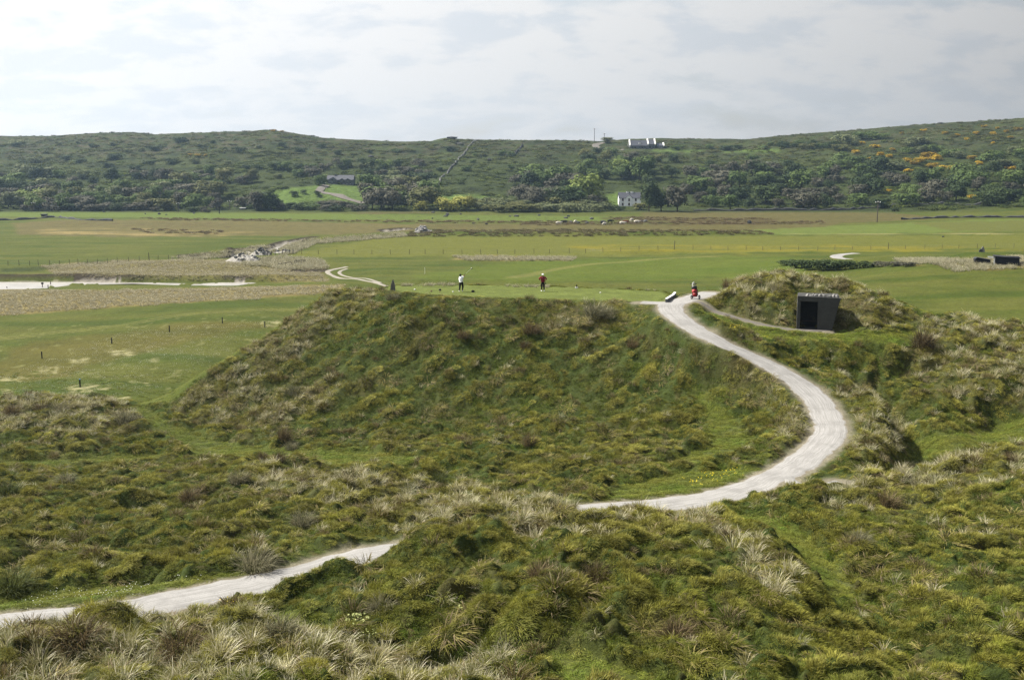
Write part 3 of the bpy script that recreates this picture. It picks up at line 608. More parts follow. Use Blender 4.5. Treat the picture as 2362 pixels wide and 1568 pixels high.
def scatter(name, pts, rot, scl, col, pid, coll, label=None):
    me = bpy.data.meshes.new(name); n_ = len(pts); me.vertices.add(n_); me.vertices.foreach_set('co', np.asarray(pts, np.float32).ravel())
    col = np.asarray(col)*np.array([1.04, 1.06, .62])
    for nm, arr in (('rot', rot), ('scl', scl), ('icol', col)):
        at = me.attributes.new(nm, 'FLOAT_VECTOR', 'POINT'); at.data.foreach_set('vector', np.asarray(arr, np.float32).ravel())
    at = me.attributes.new('pid', 'INT', 'POINT'); at.data.foreach_set('value', np.asarray(pid, np.int32))
    o = link(name, me, kind='stuff'); md = o.modifiers.new('scatter', 'NODES')
    g = bpy.data.node_groups.new(name, 'GeometryNodeTree'); g.interface.new_socket('Geometry', in_out='INPUT', socket_type='NodeSocketGeometry'); g.interface.new_socket('Geometry', in_out='OUTPUT', socket_type='NodeSocketGeometry')
    gi = g.nodes.new('NodeGroupInput'); go = g.nodes.new('NodeGroupOutput'); ip = g.nodes.new('GeometryNodeInstanceOnPoints'); ci = g.nodes.new('GeometryNodeCollectionInfo')
    ci.inputs['Collection'].default_value = coll; ci.inputs['Separate Children'].default_value = True; ci.inputs['Reset Children'].default_value = True
    def na(nm, ty):
        a = g.nodes.new('GeometryNodeInputNamedAttribute'); a.data_type = ty; a.inputs['Name'].default_value = nm; return a.outputs['Attribute']
    g.links.new(gi.outputs[0], ip.inputs['Points']); g.links.new(ci.outputs[0], ip.inputs['Instance']); ip.inputs['Pick Instance'].default_value = True
    g.links.new(na('pid', 'INT'), ip.inputs['Instance Index']); g.links.new(na('rot', 'FLOAT_VECTOR'), ip.inputs['Rotation']); g.links.new(na('scl', 'FLOAT_VECTOR'), ip.inputs['Scale'])
    g.links.new(ip.outputs[0], go.inputs[0]); md.node_group = g
    return o
def sample(Y0, Y1, dens, amax=.60):
    """stratified random points; dens(Y) per square metre"""
    out = []
    Y = Y0
    while Y < Y1:
        st = max(.5, Y*.03); area = (2*amax*(Y + st/2))*st; k = rng.poisson(area*dens(Y))
        yy = Y + rng.random(k)*st; xx = (rng.random(k)*2 - 1)*amax*yy; out.append(np.stack([xx, yy], 1)); Y += st
    return np.concatenate(out)
def rots(n_, tilt=.12): return np.stack([rng.normal(0, tilt, n_), rng.normal(0, tilt, n_), rng.random(n_)*6.283], 1)
def tilt_to_ground(p, rz, k=.6):
    e = .5; gx = (H(p[:, 0] + e, p[:, 1]) - H(p[:, 0] - e, p[:, 1]))/(2*e); gy = (H(p[:, 0], p[:, 1] + e) - H(p[:, 0], p[:, 1] - e))/(2*e)
    # tilt about world x and y before the spin: euler XYZ applies x, y, then z, so turn the slope into the local frame
    c, s = np.cos(rz), np.sin(rz); lx = gx*c + gy*s; ly = -gx*s + gy*c
    return np.stack([np.arctan(ly)*k, -np.arctan(lx)*k, rz], 1)
P_TURF = protos('turf_clump', [blades('turf_clump', 96, .32, .13, .30, .019, .3, 1.2, 300 + i, wind=(.42, -.10), droop=.7, dome=.05) for i in range(5)], M_TURF)
P_MAR = protos('marram_clump', [blades('marram_clump', 62, .20, .40, .85, .021, .12, .95, 320 + i, wind=(.12, -.05), droop=.42, segs=4) for i in range(6)], M_MARRAM)
P_TUS = protos('tussock_clump', [blades('tussock_clump', 130, .34, .28, .55, .024, .15, 1.25, 340 + i, wind=(.08, 0), droop=.55, dome=.16, segs=3) for i in range(4)], M_TUSS)
P_MAT = protos('matted_clump', [blades('matted_clump', 60, .35, .30, .55, .024, 1.1, 1.45, 360 + i, wind=(.55, -.25), droop=.65, dome=.08) for i in range(4)], M_TUSS)
# short rough turf
p = sample(17, 112, lambda Y: np.interp(Y, [22, 30, 50, 80, 112], [18, 24, 20, 13, 9]))
fl = lambda F: look(F, p[:, 0], p[:, 1])
R0 = np.clip(fl(rough), 0, 1); keep = rng.random(len(p)) < np.clip(R0*1.1, .0, 1)
p = p[keep]; z = H(p[:, 0], p[:, 1]); nA_ = fbm(p[:, 0]/4, p[:, 1]/4, 4, 401); nB_ = fbm(p[:, 0]/.9, p[:, 1]/.9, 3, 405); dryv = look(ZM['dry'], p[:, 0], p[:, 1])
hv = look(ZM['hump'], p[:, 0], p[:, 1]); bv = look(ZM['bump'], p[:, 0], p[:, 1])*3.2
t1 = sstep(-.3, .5, nA_*.9 + .35*nB_ + .25*dryv + bv); t2 = sstep(.15, .8, .8*nB_ + .30*dryv + .8*bv)  # hump tops painted pale as if sunlit, hollows dark, over random straw and green
gc = C(.070, .115, .015)*(1 - t1[:, None]) + C(.210, .205, .042)*t1[:, None]; gc = gc*(1 - .65*t2[:, None]) + C(.38, .345, .13)*.65*t2[:, None]
gc *= .92*(.6 + .8*rng.random(len(p)))[:, None]*(1 + .6*fbm(p[:, 0]/2.4, p[:, 1]/2.4, 2, 409))[:, None]
rz = fbm(p[:, 0]/6, p[:, 1]/6, 2, 417)*2.2 - .5 + rng.normal(0, .55, len(p)); sc = .82*(.75 + .5*rng.random(len(p)))*(1 + .25*np.clip(hv, -.5, 1)); dte = look(DT, p[:, 0], p[:, 1]); ed = (.45 + .55*sstep(.5, 4, dte))*(.5 + .5*sstep(1.5, 3.2, look(DPATH, p[:, 0], p[:, 1]))); sc = sc*(.8 + .5*np.clip(fbm(p[:, 0]/3.3, p[:, 1]/3.3, 2, 407), -.5, 1)); hsc = sc*(1 + .9*np.clip(nB_ + nA_*.4, -.6, 1))*ed
scatter('rough_grass', np.column_stack([p, z]), tilt_to_ground(p, rz, .8), np.stack([sc, sc, hsc], 1), gc, rng.integers(0, 5, len(p)), P_TURF)
# matted dead grass
p = sample(22, 112, lambda Y: np.interp(Y, [22, 50, 112], [2.2, 2.0, 1.3])); nb = fbm(p[:, 0]/2.2, p[:, 1]/2.2, 3, 411) + .35*look(ZM['dry'], p[:, 0], p[:, 1])
p = p[(rng.random(len(p)) < sstep(-.05, .5, nb)*np.clip(look(rough, p[:, 0], p[:, 1]), 0, 1))]; k = len(p)
gc = C(.28, .245, .115)*(.6 + .8*rng.random((k, 1))); gc[rng.random(k) < .35] = C(.14, .14, .035); s1 = .8 + .6*rng.random(k)
rz = rng.normal(0, .5, k); scatter('matted_grass', np.column_stack([p, H(p[:, 0], p[:, 1])]), tilt_to_ground(p, rz, .8), np.stack([s1]*3, 1), gc, rng.integers(0, 4, k), P_MAT)
# marram
p = sample(17, 112, lambda Y: np.interp(Y, [22, 40, 70, 112], [6.0, 5.0, 4.2, 3.0]))
dv = look(ZM['dry'], p[:, 0], p[:, 1]); nm = fbm(p[:, 0]/2.6, p[:, 1]/2.6, 3, 421); nm2 = fbm(p[:, 0]/.8, p[:, 1]/.8, 2, 425)
pr = np.clip(dv*(.22 + 1.2*np.clip(nm + .05 + .5*nm2, -.1, 1)) + .55*np.clip(nm + nm2*.6 - .36, 0, 1), 0, 1)*np.clip(look(rough, p[:, 0], p[:, 1])*1.2 - .2, 0, 1)
pr = np.where((p[:, 1] < 31.8) & (p[:, 0] < 0), np.maximum(pr, .55), pr); pr = np.maximum(pr, 0.018*np.clip(look(rough, p[:, 0], p[:, 1])*2 - 1, 0, 1)); p = p[rng.random(len(p)) < pr]; k = len(p); dv = look(ZM['dry'], p[:, 0], p[:, 1])
q1 = rng.random((k, 1)); gc = C(.17, .20, .065)*(1 - q1) + C(.50, .44, .24)*q1; gc *= .75 + .6*rng.random((k, 1))
s1 = (.38 + .46*rng.random(k))*(1 + .25*dv)*(.55 + .45*sstep(.5, 5, look(DT, p[:, 0], p[:, 1]) + 8*(p[:, 0] > 6)*(p[:, 0] < 16))); rz = rng.normal(0, 1.0, k)
scatter('marram_grass', np.column_stack([p, H(p[:, 0], p[:, 1])]), tilt_to_ground(p, rz, .35), np.stack([s1, s1, s1*(.8 + .3*rng.random(k))], 1), gc, rng.integers(0, 6, k), P_MAR)
# short sward along the runs between the dunes
p = sample(22, 112, lambda Y: np.interp(Y, [22, 50, 112], [16, 13, 7])); mm = look(ZM['mown'], p[:, 0], p[:, 1])*(1 - look(ZM['tee'], p[:, 0], p[:, 1]))*(1 - .9*look(ZM['plain'], p[:, 0], p[:, 1]))
p = p[(rng.random(len(p)) < mm*1.2) & (look(DPATH, p[:, 0], p[:, 1]) > 1.35)]; k = len(p); nb = fbm(p[:, 0]/2, p[:, 1]/2, 3, 415)[:, None]
gc = (C(.070, .112, .018)*(.5 - nb) + C(.135, .140, .032)*(.5 + nb))*(.7 + .6*rng.random((k, 1))); lg_ = (p[:, 1] > 83)[:, None]*(p[:, 0] > 12)[:, None]; gc = np.clip(gc*1.5*(1 + .4*lg_), .02, 1); s1 = .6 + .5*rng.random(k)
rz = rng.random(k)*6.283; scatter('short_grass', np.column_stack([p, H(p[:, 0], p[:, 1])]), tilt_to_ground(p, rz, .8), np.stack([s1, s1, s1*.45], 1), gc, rng.integers(0, 5, k), P_TURF)
# small brown tussocks
p = sample(24, 112, lambda Y: .30); nm = fbm(p[:, 0]/5, p[:, 1]/5, 3, 431) + .2*look(ZM['dry'], p[:, 0], p[:, 1])
p = p[(rng.random(len(p)) < sstep(-.2, .4, nm)*np.clip(look(rough, p[:, 0], p[:, 1])*2 - 1, 0, 1))]; k = len(p)
gc = C(.16, .135, .06)*(.6 + .8*rng.random((k, 1))); gc[rng.random(k) < .5] = C(.09, .105, .030); s1 = .6 + .6*rng.random(k)
scatter('tussock_grass', np.column_stack([p, H(p[:, 0], p[:, 1])]), rots(k, .15), np.stack([s1, s1, s1*.9], 1), gc, rng.integers(0, 4, k), P_TUS)
# marram and sedge beyond the tee
def far_scatter(name, polys, dens, Y0, Y1, cols, s0, s1_, coll, nk, thr=-.3, hs=1.0, soft=0):
    p = sample(Y0, Y1, lambda Y: dens, .60); u, v = project(p[:, 0], p[:, 1], H(p[:, 0], p[:, 1])); m = np.zeros(len(p), bool)
    ju = fbm(p[:, 0]/6, p[:, 1]/6, 2, 440)*soft
    for q_ in polys: m |= inpoly(u + ju*2, v + ju*.4, q_)
    nn = fbm(p[:, 0]/5, p[:, 1]/5, 3, 441); m &= (nn > thr) & (H(p[:, 0], p[:, 1]) > -.35) & (look(DPATH, p[:, 0], p[:, 1]) > 1.6)
    for uvl in ([(800,616),(762,624),(758,632),(785,641),(830,648),(868,655),(898,662)],): 
        d_, _a = polydist(p[:, 0], p[:, 1], drape(uvl)); m &= d_ > 1.6
    p = p[m]; k = len(p); q1 = rng.random((k, 1)); gc = C(*cols[0])*(1 - q1) + C(*cols[1])*q1; gc = gc*(.8 + .4*rng.random((k, 1)))*(1 + .45*fbm(p[:, 0]/7, p[:, 1]/5, 3, 443))[:, None]; s = s0 + (s1_ - s0)*rng.random(k)
    return scatter(name, np.column_stack([p, H(p[:, 0], p[:, 1])]), rots(k, .1), np.stack([s, s, s*hs], 1), gc, rng.integers(0, nk, k), coll)
far_scatter('marram_flats', [[(-200,668),(0,670),(250,671),(560,663),(800,656),(770,672),(560,690),(300,706),(0,728),(-200,740)], [(90,614),(250,602),(420,600),(640,602),(760,618),(760,650),(600,648),(560,648),(300,646),(140,639)], [(200,610),(640,600),(740,606),(740,630),(600,628)]],
            4.2, 150, 262, ((.24, .21, .12), (.36, .30, .19)), .32, .72, P_MAR, 6, -.55, .8, 12)
far_scatter('stream_marram', [[(395,596),(440,588),(520,580),(600,568),(635,570),(640,583),(540,592),(450,600)], [(640,566),(720,552),(930,538),(940,546),(820,556),(730,563),(680,585),(650,590)], [(560,600),(640,592),(740,598),(760,618),(700,628),(560,612)], [(1040,592),(1330,594),(1320,602),(1080,602)],
             [(2160,612),(2362,592),(2600,590),(2600,624),(2400,618),(2200,628)], [(2060,598),(2250,600),(2240,612),(2080,610)]], 2.2, 180, 380, ((.17, .18, .10), (.30, .28, .19)), .7, 1.3, P_MAR, 6, -.5)
far_scatter('tee_edge_grass', [[(905,652),(1080,650),(1250,653),(1400,659),(1530,664),(1535,672),(1400,668),(1250,664),(1050,660),(905,662)]], 4.0, 100, 118, ((.10, .13, .05), (.26, .25, .15)), .35, .75, P_MAR, 6, -.02, .8)
far_scatter('rushes', [[(950,532),(1300,530),(1750,532),(1790,541),(1300,546),(940,546)]], .40, 300, 420, ((.065, .08, .028), (.12, .12, .04)), 1.2, 2.2, P_TUS, 4, -.2, .6)
far_scatter('rushes', [[(700,508),(1480,511),(1900,512),(1900,518),(1400,516),(1000,515),(680,511)], [(1200,514),(1900,510),(1900,516),(1200,520)], [(300,502),(700,507),(690,511),(400,509)], [(1400,500),(1800,504),(1700,510),(1420,508)], [(300,528),(520,532),(500,541),(330,538)]], .35, 330, 485, ((.06, .055, .03), (.15, .10, .07)), 1.2, 2.4, P_TUS, 4, -.0, .4)
# flowers: yellow hawkbits, pale primroses, daisies
def flower_mesh(name, n, rad, size, hgt, seed):
    r = np.random.default_rng(seed); V_ = []; F_ = []
    for i in range(n):
        a = r.random()*6.283; q = rad*math.sqrt(r.random()); c = np.array([q*math.cos(a), q*math.sin(a), hgt*(.6 + .6*r.random())]); tx = r.normal(0, .35, 2); k = len(V_)
        V_.append(tuple(c))
        for j in range(6):
            b_ = j*1.047; V_.append((c[0] + size*math.cos(b_), c[1] + size*math.sin(b_), c[2] + size*(tx[0]*math.cos(b_) + tx[1]*math.sin(b_)) + .01))
        for j in range(6): F_.append((k, k + 1 + j, k + 1 + (j + 1) % 6))
    me = bpy.data.meshes.new(name); me.from_pydata(V_, [], F_); return me
M_YEL = mat('yellow_petals', .6, .2, (.80, .62, .02)); M_PRIM = mat('primrose_petals', .6, .2, (.40, .44, .15)); M_DAIS = mat('daisy_petals', .6, .2, (.75, .75, .72))
P_YEL = protos('yellow_flower', [flower_mesh('yellow_flower', 7, .35, .022, .14, i) for i in (1, 2)], M_YEL); P_PRI = protos('primrose', [flower_mesh('primrose', 14, .28, .030, .17, i) for i in (3, 4)], M_PRIM); P_DAI = protos('daisy', [flower_mesh('daisy', 9, .5, .014, .05, i) for i in (5, 6)], M_DAIS)
def flowers(name, polys, dens, coll, sc_=(.8, 1.3), Y1=110):
    p = sample(24, Y1, lambda Y: dens); u, v = project(p[:, 0], p[:, 1], H(p[:, 0], p[:, 1])); m = np.zeros(len(p), bool)
    for q_ in polys: m |= inpoly(u, v, q_)
    m &= look(DPATH, p[:, 0], p[:, 1]) > 1.7; p = p[m]; k = len(p); s = sc_[0] + (sc_[1] - sc_[0])*rng.random(k)
    scatter(name, np.column_stack([p, H(p[:, 0], p[:, 1])]), rots(k, .05), np.stack([s]*3, 1), np.ones((k, 3)), rng.integers(0, 2, k), coll)
def blob(u, v, a, b): return [(u + a*math.cos(t*.785), v + b*math.sin(t*.785)) for t in range(8)]
flowers('yellow_flowers', [[(1560,1105),(1700,1085),(1780,1090),(1740,1105),(1600,1125)], blob(520,1392,30,8), blob(1975,1530,16,8), blob(1690,752,20,6), blob(1725,765,20,4), blob(720,1302,8,4)], 1.6, P_YEL)
flowers('yellow_flowers', [[(1650,735),(1780,780),(1860,860),(1740,820),(1640,770)], [(380,1500),(560,1430),(640,1470),(500,1520)], [(1700,860),(1850,900),(1840,960),(1750,900)], [(1850,1100),(1900,1080),(1940,1080),(1900,1110)], [(2300,960),(2362,950),(2362,965),(2250,970)], [(1500,750),(1560,760),(1600,800),(1520,790)], [(1600,1520),(2362,1500),(2362,1568),(1600,1568)], [(1100,1440),(1300,1500),(1250,1560)]], .10, P_YEL)
flowers('primroses', [blob(625,1385,32,10), blob(820,1445,26,14), blob(860,1475,14,14), blob(855,1545,26,12), blob(940,1570,20,8), blob(1010,1425,16,6), blob(1075,1412,22,6), blob(1300,1518,20,6), blob(1330,1585,20,6), blob(1455,928,8,4), blob(785,1430,18,8)], 5.0, P_PRI)
flowers('daisies', [[(0,1385),(200,1350),(430,1325),(500,1345),(350,1375),(100,1405)], [(0,870),(300,760),(640,740),(500,830),(330,910),(60,915)]], 1.3, P_DAI, Y1=150)
# ------------------------------------------------------------------ mesh helpers for things
class MB:
    def __init__(s): s.v = []; s.f = []
    def box(s, x0, x1, y0, y1, z0, z1, M=None):
        k = len(s.v); vs = [(x, y, z) for z in (z0, z1) for x, y in ((x0, y0), (x1, y0), (x1, y1), (x0, y1))]
        s.v += [tuple(M @ Vector(v)) if M else v for v in vs]
        s.f += [tuple(k + i for i in q) for q in ((3, 2, 1, 0), (4, 5, 6, 7), (0, 1, 5, 4), (1, 2, 6, 5), (2, 3, 7, 6), (3, 0, 4, 7))]; return s
    def prism(s, poly, d, axis='y', M=None):
        """poly in (x,z) pushed along y from d[0] to d[1] (or (x,y) along z)"""
        k = len(s.v); n_ = len(poly)
        for t in d:
            for a, b in poly:
                v = (a, t, b) if axis == 'y' else ((a, b, t) if axis == 'z' else (t, a, b)); s.v.append(tuple(M @ Vector(v)) if M else v)
        s.f.append(tuple(range(k, k + n_))); s.f.append(tuple(range(k + 2*n_ - 1, k + n_ - 1, -1)))
        for i in range(n_): j = (i + 1) % n_; s.f.append((k + i, k + n_ + i, k + n_ + j, k + j))
        return s
    def tube(s, pts, r, seg=8, cap=True):
        pts = [Vector(p) for p in pts]; rs = r if isinstance(r, (list, tuple)) else [r]*len(pts); k = len(s.v)
        for i, p in enumerate(pts):
            t = (pts[min(i + 1, len(pts) - 1)] - pts[max(i - 1, 0)]).normalized(); a = t.orthogonal().normalized() if abs(t.z) < .99 else Vector((1, 0, 0)); a = (a - t*a.dot(t)).normalized(); b = t.cross(a)
            if abs(t.z) < .99: a = t.cross(Vector((0, 0, 1))).normalized(); b = t.cross(a)
            for j in range(seg): q = 2*math.pi*j/seg; s.v.append(tuple(p + (a*math.cos(q) + b*math.sin(q))*rs[i]))
        for i in range(len(pts) - 1):
            for j in range(seg): a0 = k + i*seg + j; a1 = k + i*seg + (j + 1) % seg; s.f.append((a0, a1, a1 + seg, a0 + seg))
        if cap: s.f.append(tuple(k + j for j in range(seg))[::-1]); s.f.append(tuple(k + (len(pts) - 1)*seg + j for j in range(seg)))
        return s
    def ball(s, c, r, sc=(1, 1, 1), seg=8, rings=6):
        k = len(s.v); c = Vector(c)
        for i in range(1, rings):
            th = math.pi*i/rings
            for j in range(seg): q = 2*math.pi*j/seg; s.v.append((c.x + r*sc[0]*math.sin(th)*math.cos(q), c.y + r*sc[1]*math.sin(th)*math.sin(q), c.z + r*sc[2]*math.cos(th)))
        s.v += [(c.x, c.y, c.z + r*sc[2]), (c.x, c.y, c.z - r*sc[2])]; t = len(s.v) - 2
        for j in range(seg): s.f.append((t, k + j, k + (j + 1) % seg)); s.f.append((t + 1, k + (rings - 2)*seg + (j + 1) % seg, k + (rings - 2)*seg + j))
        for i in range(rings - 2):
            for j in range(seg): a0 = k + i*seg + j; a1 = k + i*seg + (j + 1) % seg; s.f.append((a0, a0 + seg, a1 + seg, a1))
        return s
    def mesh(s, name, bevel=0, smooth=False):
        me = bpy.data.meshes.new(name); me.from_pydata(s.v, [], s.f); me.update()
        b = bmesh.new(); b.from_mesh(me); bmesh.ops.recalc_face_normals(b, faces=b.faces)
        if bevel: bmesh.ops.bevel(b, geom=list(b.edges), offset=bevel, segments=1, affect='EDGES', clamp_overlap=True)
        b.to_mesh(me); b.free()
        if smooth:
            for p_ in me.polygons: p_.use_smooth = True
        return me
    def build(s, name, m, parent=None, bevel=0, smooth=False, **k): return link(name, s.mesh(name, bevel, smooth), parent, m, **k)
def empty(name, loc, rz=0, label=None, cat=None, group=None):
    o = bpy.data.objects.new(name, None); COL.objects.link(o); o.location = loc; o.rotation_euler = (0, 0, rz); o.empty_display_size = .2
    for k_, v_ in (('label', label), ('category', cat), ('group', group)):
        if v_: o[k_] = v_
    return o
def copy_tree(o, parent=None, **k):
    c = o.copy(); COL.objects.link(c); c.parent = parent
    for k_, v_ in k.items(): c[k_] = v_
    for ch in o.children: copy_tree(ch, c)
    return c
def rock_mesh(name, seed, sc=(1, 1, .7), sub=2, amp=.28, sharp=1.0):
    b = bmesh.new(); bmesh.ops.create_icosphere(b, subdivisions=sub, radius=1); r = random.Random(seed); cuts = [(Vector((r.uniform(-1, 1), r.uniform(-1, 1), r.uniform(-.6, 1))).normalized(), r.uniform(.55, .9)) for _ in range(9)]
    for v in b.verts:
        p = v.co.copy()
        for n_, d_ in cuts:
            e = p.dot(n_) - d_
            if e > 0: p -= n_*e*sharp
        p *= 1 + amp*float(perlin(p.x*2 + seed, p.y*2 + p.z*1.7, 7)); v.co = Vector((p.x*sc[0], p.y*sc[1], max(p.z, -.5)*sc[2]))
    me = bpy.data.meshes.new(name); b.to_mesh(me); b.free(); return me
M_STONE = mat('lichen_granite', .9, .2, (.20, .20, .19), noise=[(1.2, .35), (6, .3)], bump=.05, bscale=6)
M_PALESTONE = mat('pale_boulder', .9, .2, (.36, .35, .34), noise=[(1.2, .3), (6, .25)], bump=.05, bscale=6)
M_DARKROCK = mat('dark_rock', .9, .2, (.10, .10, .105), noise=[(1.0, .35)], bump=.05, bscale=4)
M_CONC = mat('weathered_concrete', .92, .15, (.085, .085, .083), noise=[(.9, .22), (5, .15), (30, .12)], bump=.012, bscale=25)
M_DARK = mat('dark_interior', .9, .1, (.04, .04, .045)); M_BLACK = mat('black_cloth', .8, .15, (.012, .012, .014)); M_WHITE = mat('white_cloth', .75, .2, (.80, .82, .86))
M_RED = mat('crimson_knit', .85, .15, (.30, .018, .045)); M_SKIN = mat('skin', .6, .3, (.42, .24, .17)); M_HAIR = mat('dark_hair', .6, .3, (.015, .012, .010)); M_WOOD = mat('weathered_wood', .9, .1, (.14, .12, .10), noise=[(3, .3)], vscale=(1, 1, .2))
M_POSTD = mat('dark_post_paint', .8, .2, (.018, .018, .022)); M_REDBAG = mat('red_nylon', .55, .4, (.42, .014, .016)); M_BLKPL = mat('black_plastic', .45, .4, (.015, .015, .017)); M_METAL = mat('brushed_steel', .3, .5, (.6, .6, .62), metal=1.0); M_WHITEP = mat('white_paint', .6, .3, (.78, .78, .76), noise=[(2, .06)])
M_SLATE = mat('slate_roof', .6, .35, (.085, .09, .115), noise=[(.6, .12), (3, .2)]); M_GLASS = mat('dark_window_glass', .12, .6, (.02, .022, .028)); M_FRAMER = mat('red_brown_frame', .6, .3, (.14, .035, .03)); M_GREYW = mat('grey_rubble_wall', .9, .15, (.17, .18, .20), noise=[(.8, .2), (3, .25)], bump=.05, bscale=3); M_WIRE = mat('galvanised_wire', .5, .4, (.25, .25, .25)); M_GREENPL = mat('teal_plastic', .5, .4, (.02, .16, .14))
# ------------------------------------------------------------------ concrete shelter dug into the dune
sx0 = pos(1840, 760, 88.3)[0]; sx1 = pos(1935, 760, 88.3)[0]; ytop = pos(1887, 684, 88.3)[2]; fz = SHZ
sh = empty('concrete_shelter', (SHO[0], SHO[1], fz), SHR, 'dark grey concrete shelter with an open doorway set into the grassy dune', 'shelter')
hw = (sx1 - sx0)/2*1.02; hh = ytop - fz; dx0 = -hw + .26; dx1 = -hw + 1.62; dz = hh - .44
MB().prism([(-hw, -.3), (dx0, -.3), (dx0, dz), (-hw, dz)], (0, .3)).build('jamb', M_CONC, sh, .012)
MB().prism([(dx1, -.3), (hw - .68, -.3), (hw - .62, 0), (hw, hh - .1), (hw, dz + .36), (dx1, dz + .36)] if False else [(dx1, -.3), (hw - .68, -.3), (hw - .14, dz), (dx1, dz)], (0, .3)).build('front_wall', M_CONC, sh, .012)
MB().prism([(-hw, dz), (hw - .14, dz), (hw, hh - .12), (hw - .45, hh - .06), (-hw, hh)], (-.003, .303)).build('lintel', M_CONC, sh, .012)
MB().box(-hw, -hw + .22, .3, 2.3, -.3, hh - .25).build('side_wall', M_CONC, sh); MB().box(hw - .9, hw - .68, .3, 2.3, -.3, hh - .25).build('side_wall', M_CONC, sh)
MB().box(-hw, hw - .6, 2.3, 2.5, -.3, hh - .25).build('back_wall', M_CONC, sh); MB().box(-hw + .02, hw - .15, .304, 2.9, hh - .27, hh - .06).build('roof', M_CONC, sh)
MB().box(-hw + .1, hw - .7, -.25, 2.3, -.10, .02).build('floor', M_CONC, sh)
MB().box(-hw + .24, hw - .92, 1.75, 2.25, .42, .48).box(-hw + .4, -hw + .5, 1.8, 2.2, 0, .42).box(hw - 1.2, hw - 1.1, 1.8, 2.2, 0, .42).build('bench', M_WOOD, sh)
lt = MB(); cx_ = dx1 + .28
def strokes(word, x, z, h, w_):   # two faint lines of small raised capitals, too small in the photograph to read for certain
    for ch in word:
        for (a, b, c, d_) in ch: lt.box(x + a*w_, x + c*w_, -.006, .0, z + b*h, z + d_*h)
        x += w_*1.35
    return x
Ls = dict(I=[(.4, 0, .6, 1)], H=[(0, 0, .2, 1), (.8, 0, 1, 1), (.2, .4, .8, .6)], E=[(0, 0, .2, 1), (.2, .8, 1, 1), (.2, .4, .8, .6), (.2, 0, 1, .2)], L=[(0, 0, .2, 1), (.2, 0, 1, .2)], T=[(.4, 0, .6, .8), (0, .8, 1, 1)], F=[(0, 0, .2, 1), (.2, .8, 1, 1), (.2, .4, .8, .6)])
strokes([Ls[c] for c in 'HLEITHE'], cx_, hh - 1.02, .055, .036); lt.build('lettering', mat('pale_lettering', .8, .2, (.14, .145, .145)), sh); lt = MB(); strokes([Ls[c] for c in 'TEEFLI'], cx_, hh - 1.17, .055, .036)
lt.build('lettering', bpy.data.materials['pale_lettering'], sh)
for i, (u, w_, h_, m_) in enumerate([(1862, .34, .14, M_PALESTONE), (1869, .30, .10, M_PALESTONE), (1875, .20, .18, M_PALESTONE), (1881, .34, .13, M_PALESTONE), (1889, .30, .17, M_PALESTONE), (1895, .26, .13, M_PALESTONE), (1900, .30, .12, M_STONE), (1911, .34, .11, M_STONE), (1919, .26, .17, M_PALESTONE), (1925, .30, .13, M_PALESTONE)]):
    x = pos(u, 684, 88.6)[0]; rock = link('roof_stone', rock_mesh('roof_stone', 40 + i, (w_*.62, .22, h_*1.25)), mats=m_, label=['flat white stone at the left end on the shelter roof', 'low white stone second along the shelter roof', 'small upright white stone on the shelter roof above the doorway', 'long white stone above the middle of the shelter doorway', 'tall pale stone above the right edge of the shelter doorway', 'squat pale stone just right of the tall one on the shelter roof', 'greyish flat stone in the middle gap of the shelter roof', 'reddish grey stone in the right hand heap on the shelter roof', 'pointed pale stone topping the right hand heap on the shelter roof', 'white stone at the right end of the shelter roof'][i], cat='stone', group='stones laid along the shelter roof')
    lx = (x - SHO[0])*1.02; rock.location = (SHO[0] + lx*math.cos(SHR) - .42*math.sin(SHR), SHO[1] + lx*math.sin(SHR) + .42*math.cos(SHR), fz + hh - .06 + h_*.45); rock.rotation_euler[2] = i*1.3
# ------------------------------------------------------------------ tee: standing stone, markers, wall, trolley
def stone_thing(u, v, Y, w_, h_, label, m_=M_STONE, seed=3, name='standing_stone', cat='standing stone', taper=.45, dep=.3):
    b = bmesh.new(); bmesh.ops.create_cube(b, size=1); bmesh.ops.subdivide_edges(b, edges=b.edges, cuts=4, use_grid_fill=True); r = random.Random(seed)
    for q_ in b.verts:
        t = q_.co.z + .5; k = 1 - (1 - taper)*t**1.7; q_.co = Vector((q_.co.x*w_*k + .05*w_*t, q_.co.y*dep*(1 - .4*t), t*h_*(1 - .30*abs(q_.co.x)**1.2*2*t)))
        q_.co += Vector((1, .6, .5))*.06*w_*float(perlin(q_.co.x*6 + seed, q_.co.z*5 + q_.co.y*7, 5))
    me = bpy.data.meshes.new(name); b.to_mesh(me); b.free(); x = pos(u, v, Y)[0]
    return link(name, me, mats=m_, label=label, cat=cat, loc=(x, Y, Hs(x, Y) - .06))
TY = 101.2
stone_thing(906, 665, 101.3, .46, 1.12, 'tall dark pointed stone standing at the left end of the tee', taper=.46, seed=12)
def tee_thing(u, v):
    p_ = pos(u, v, z=11.0); return (p_[0], p_[1], Hs(p_[0], p_[1]))
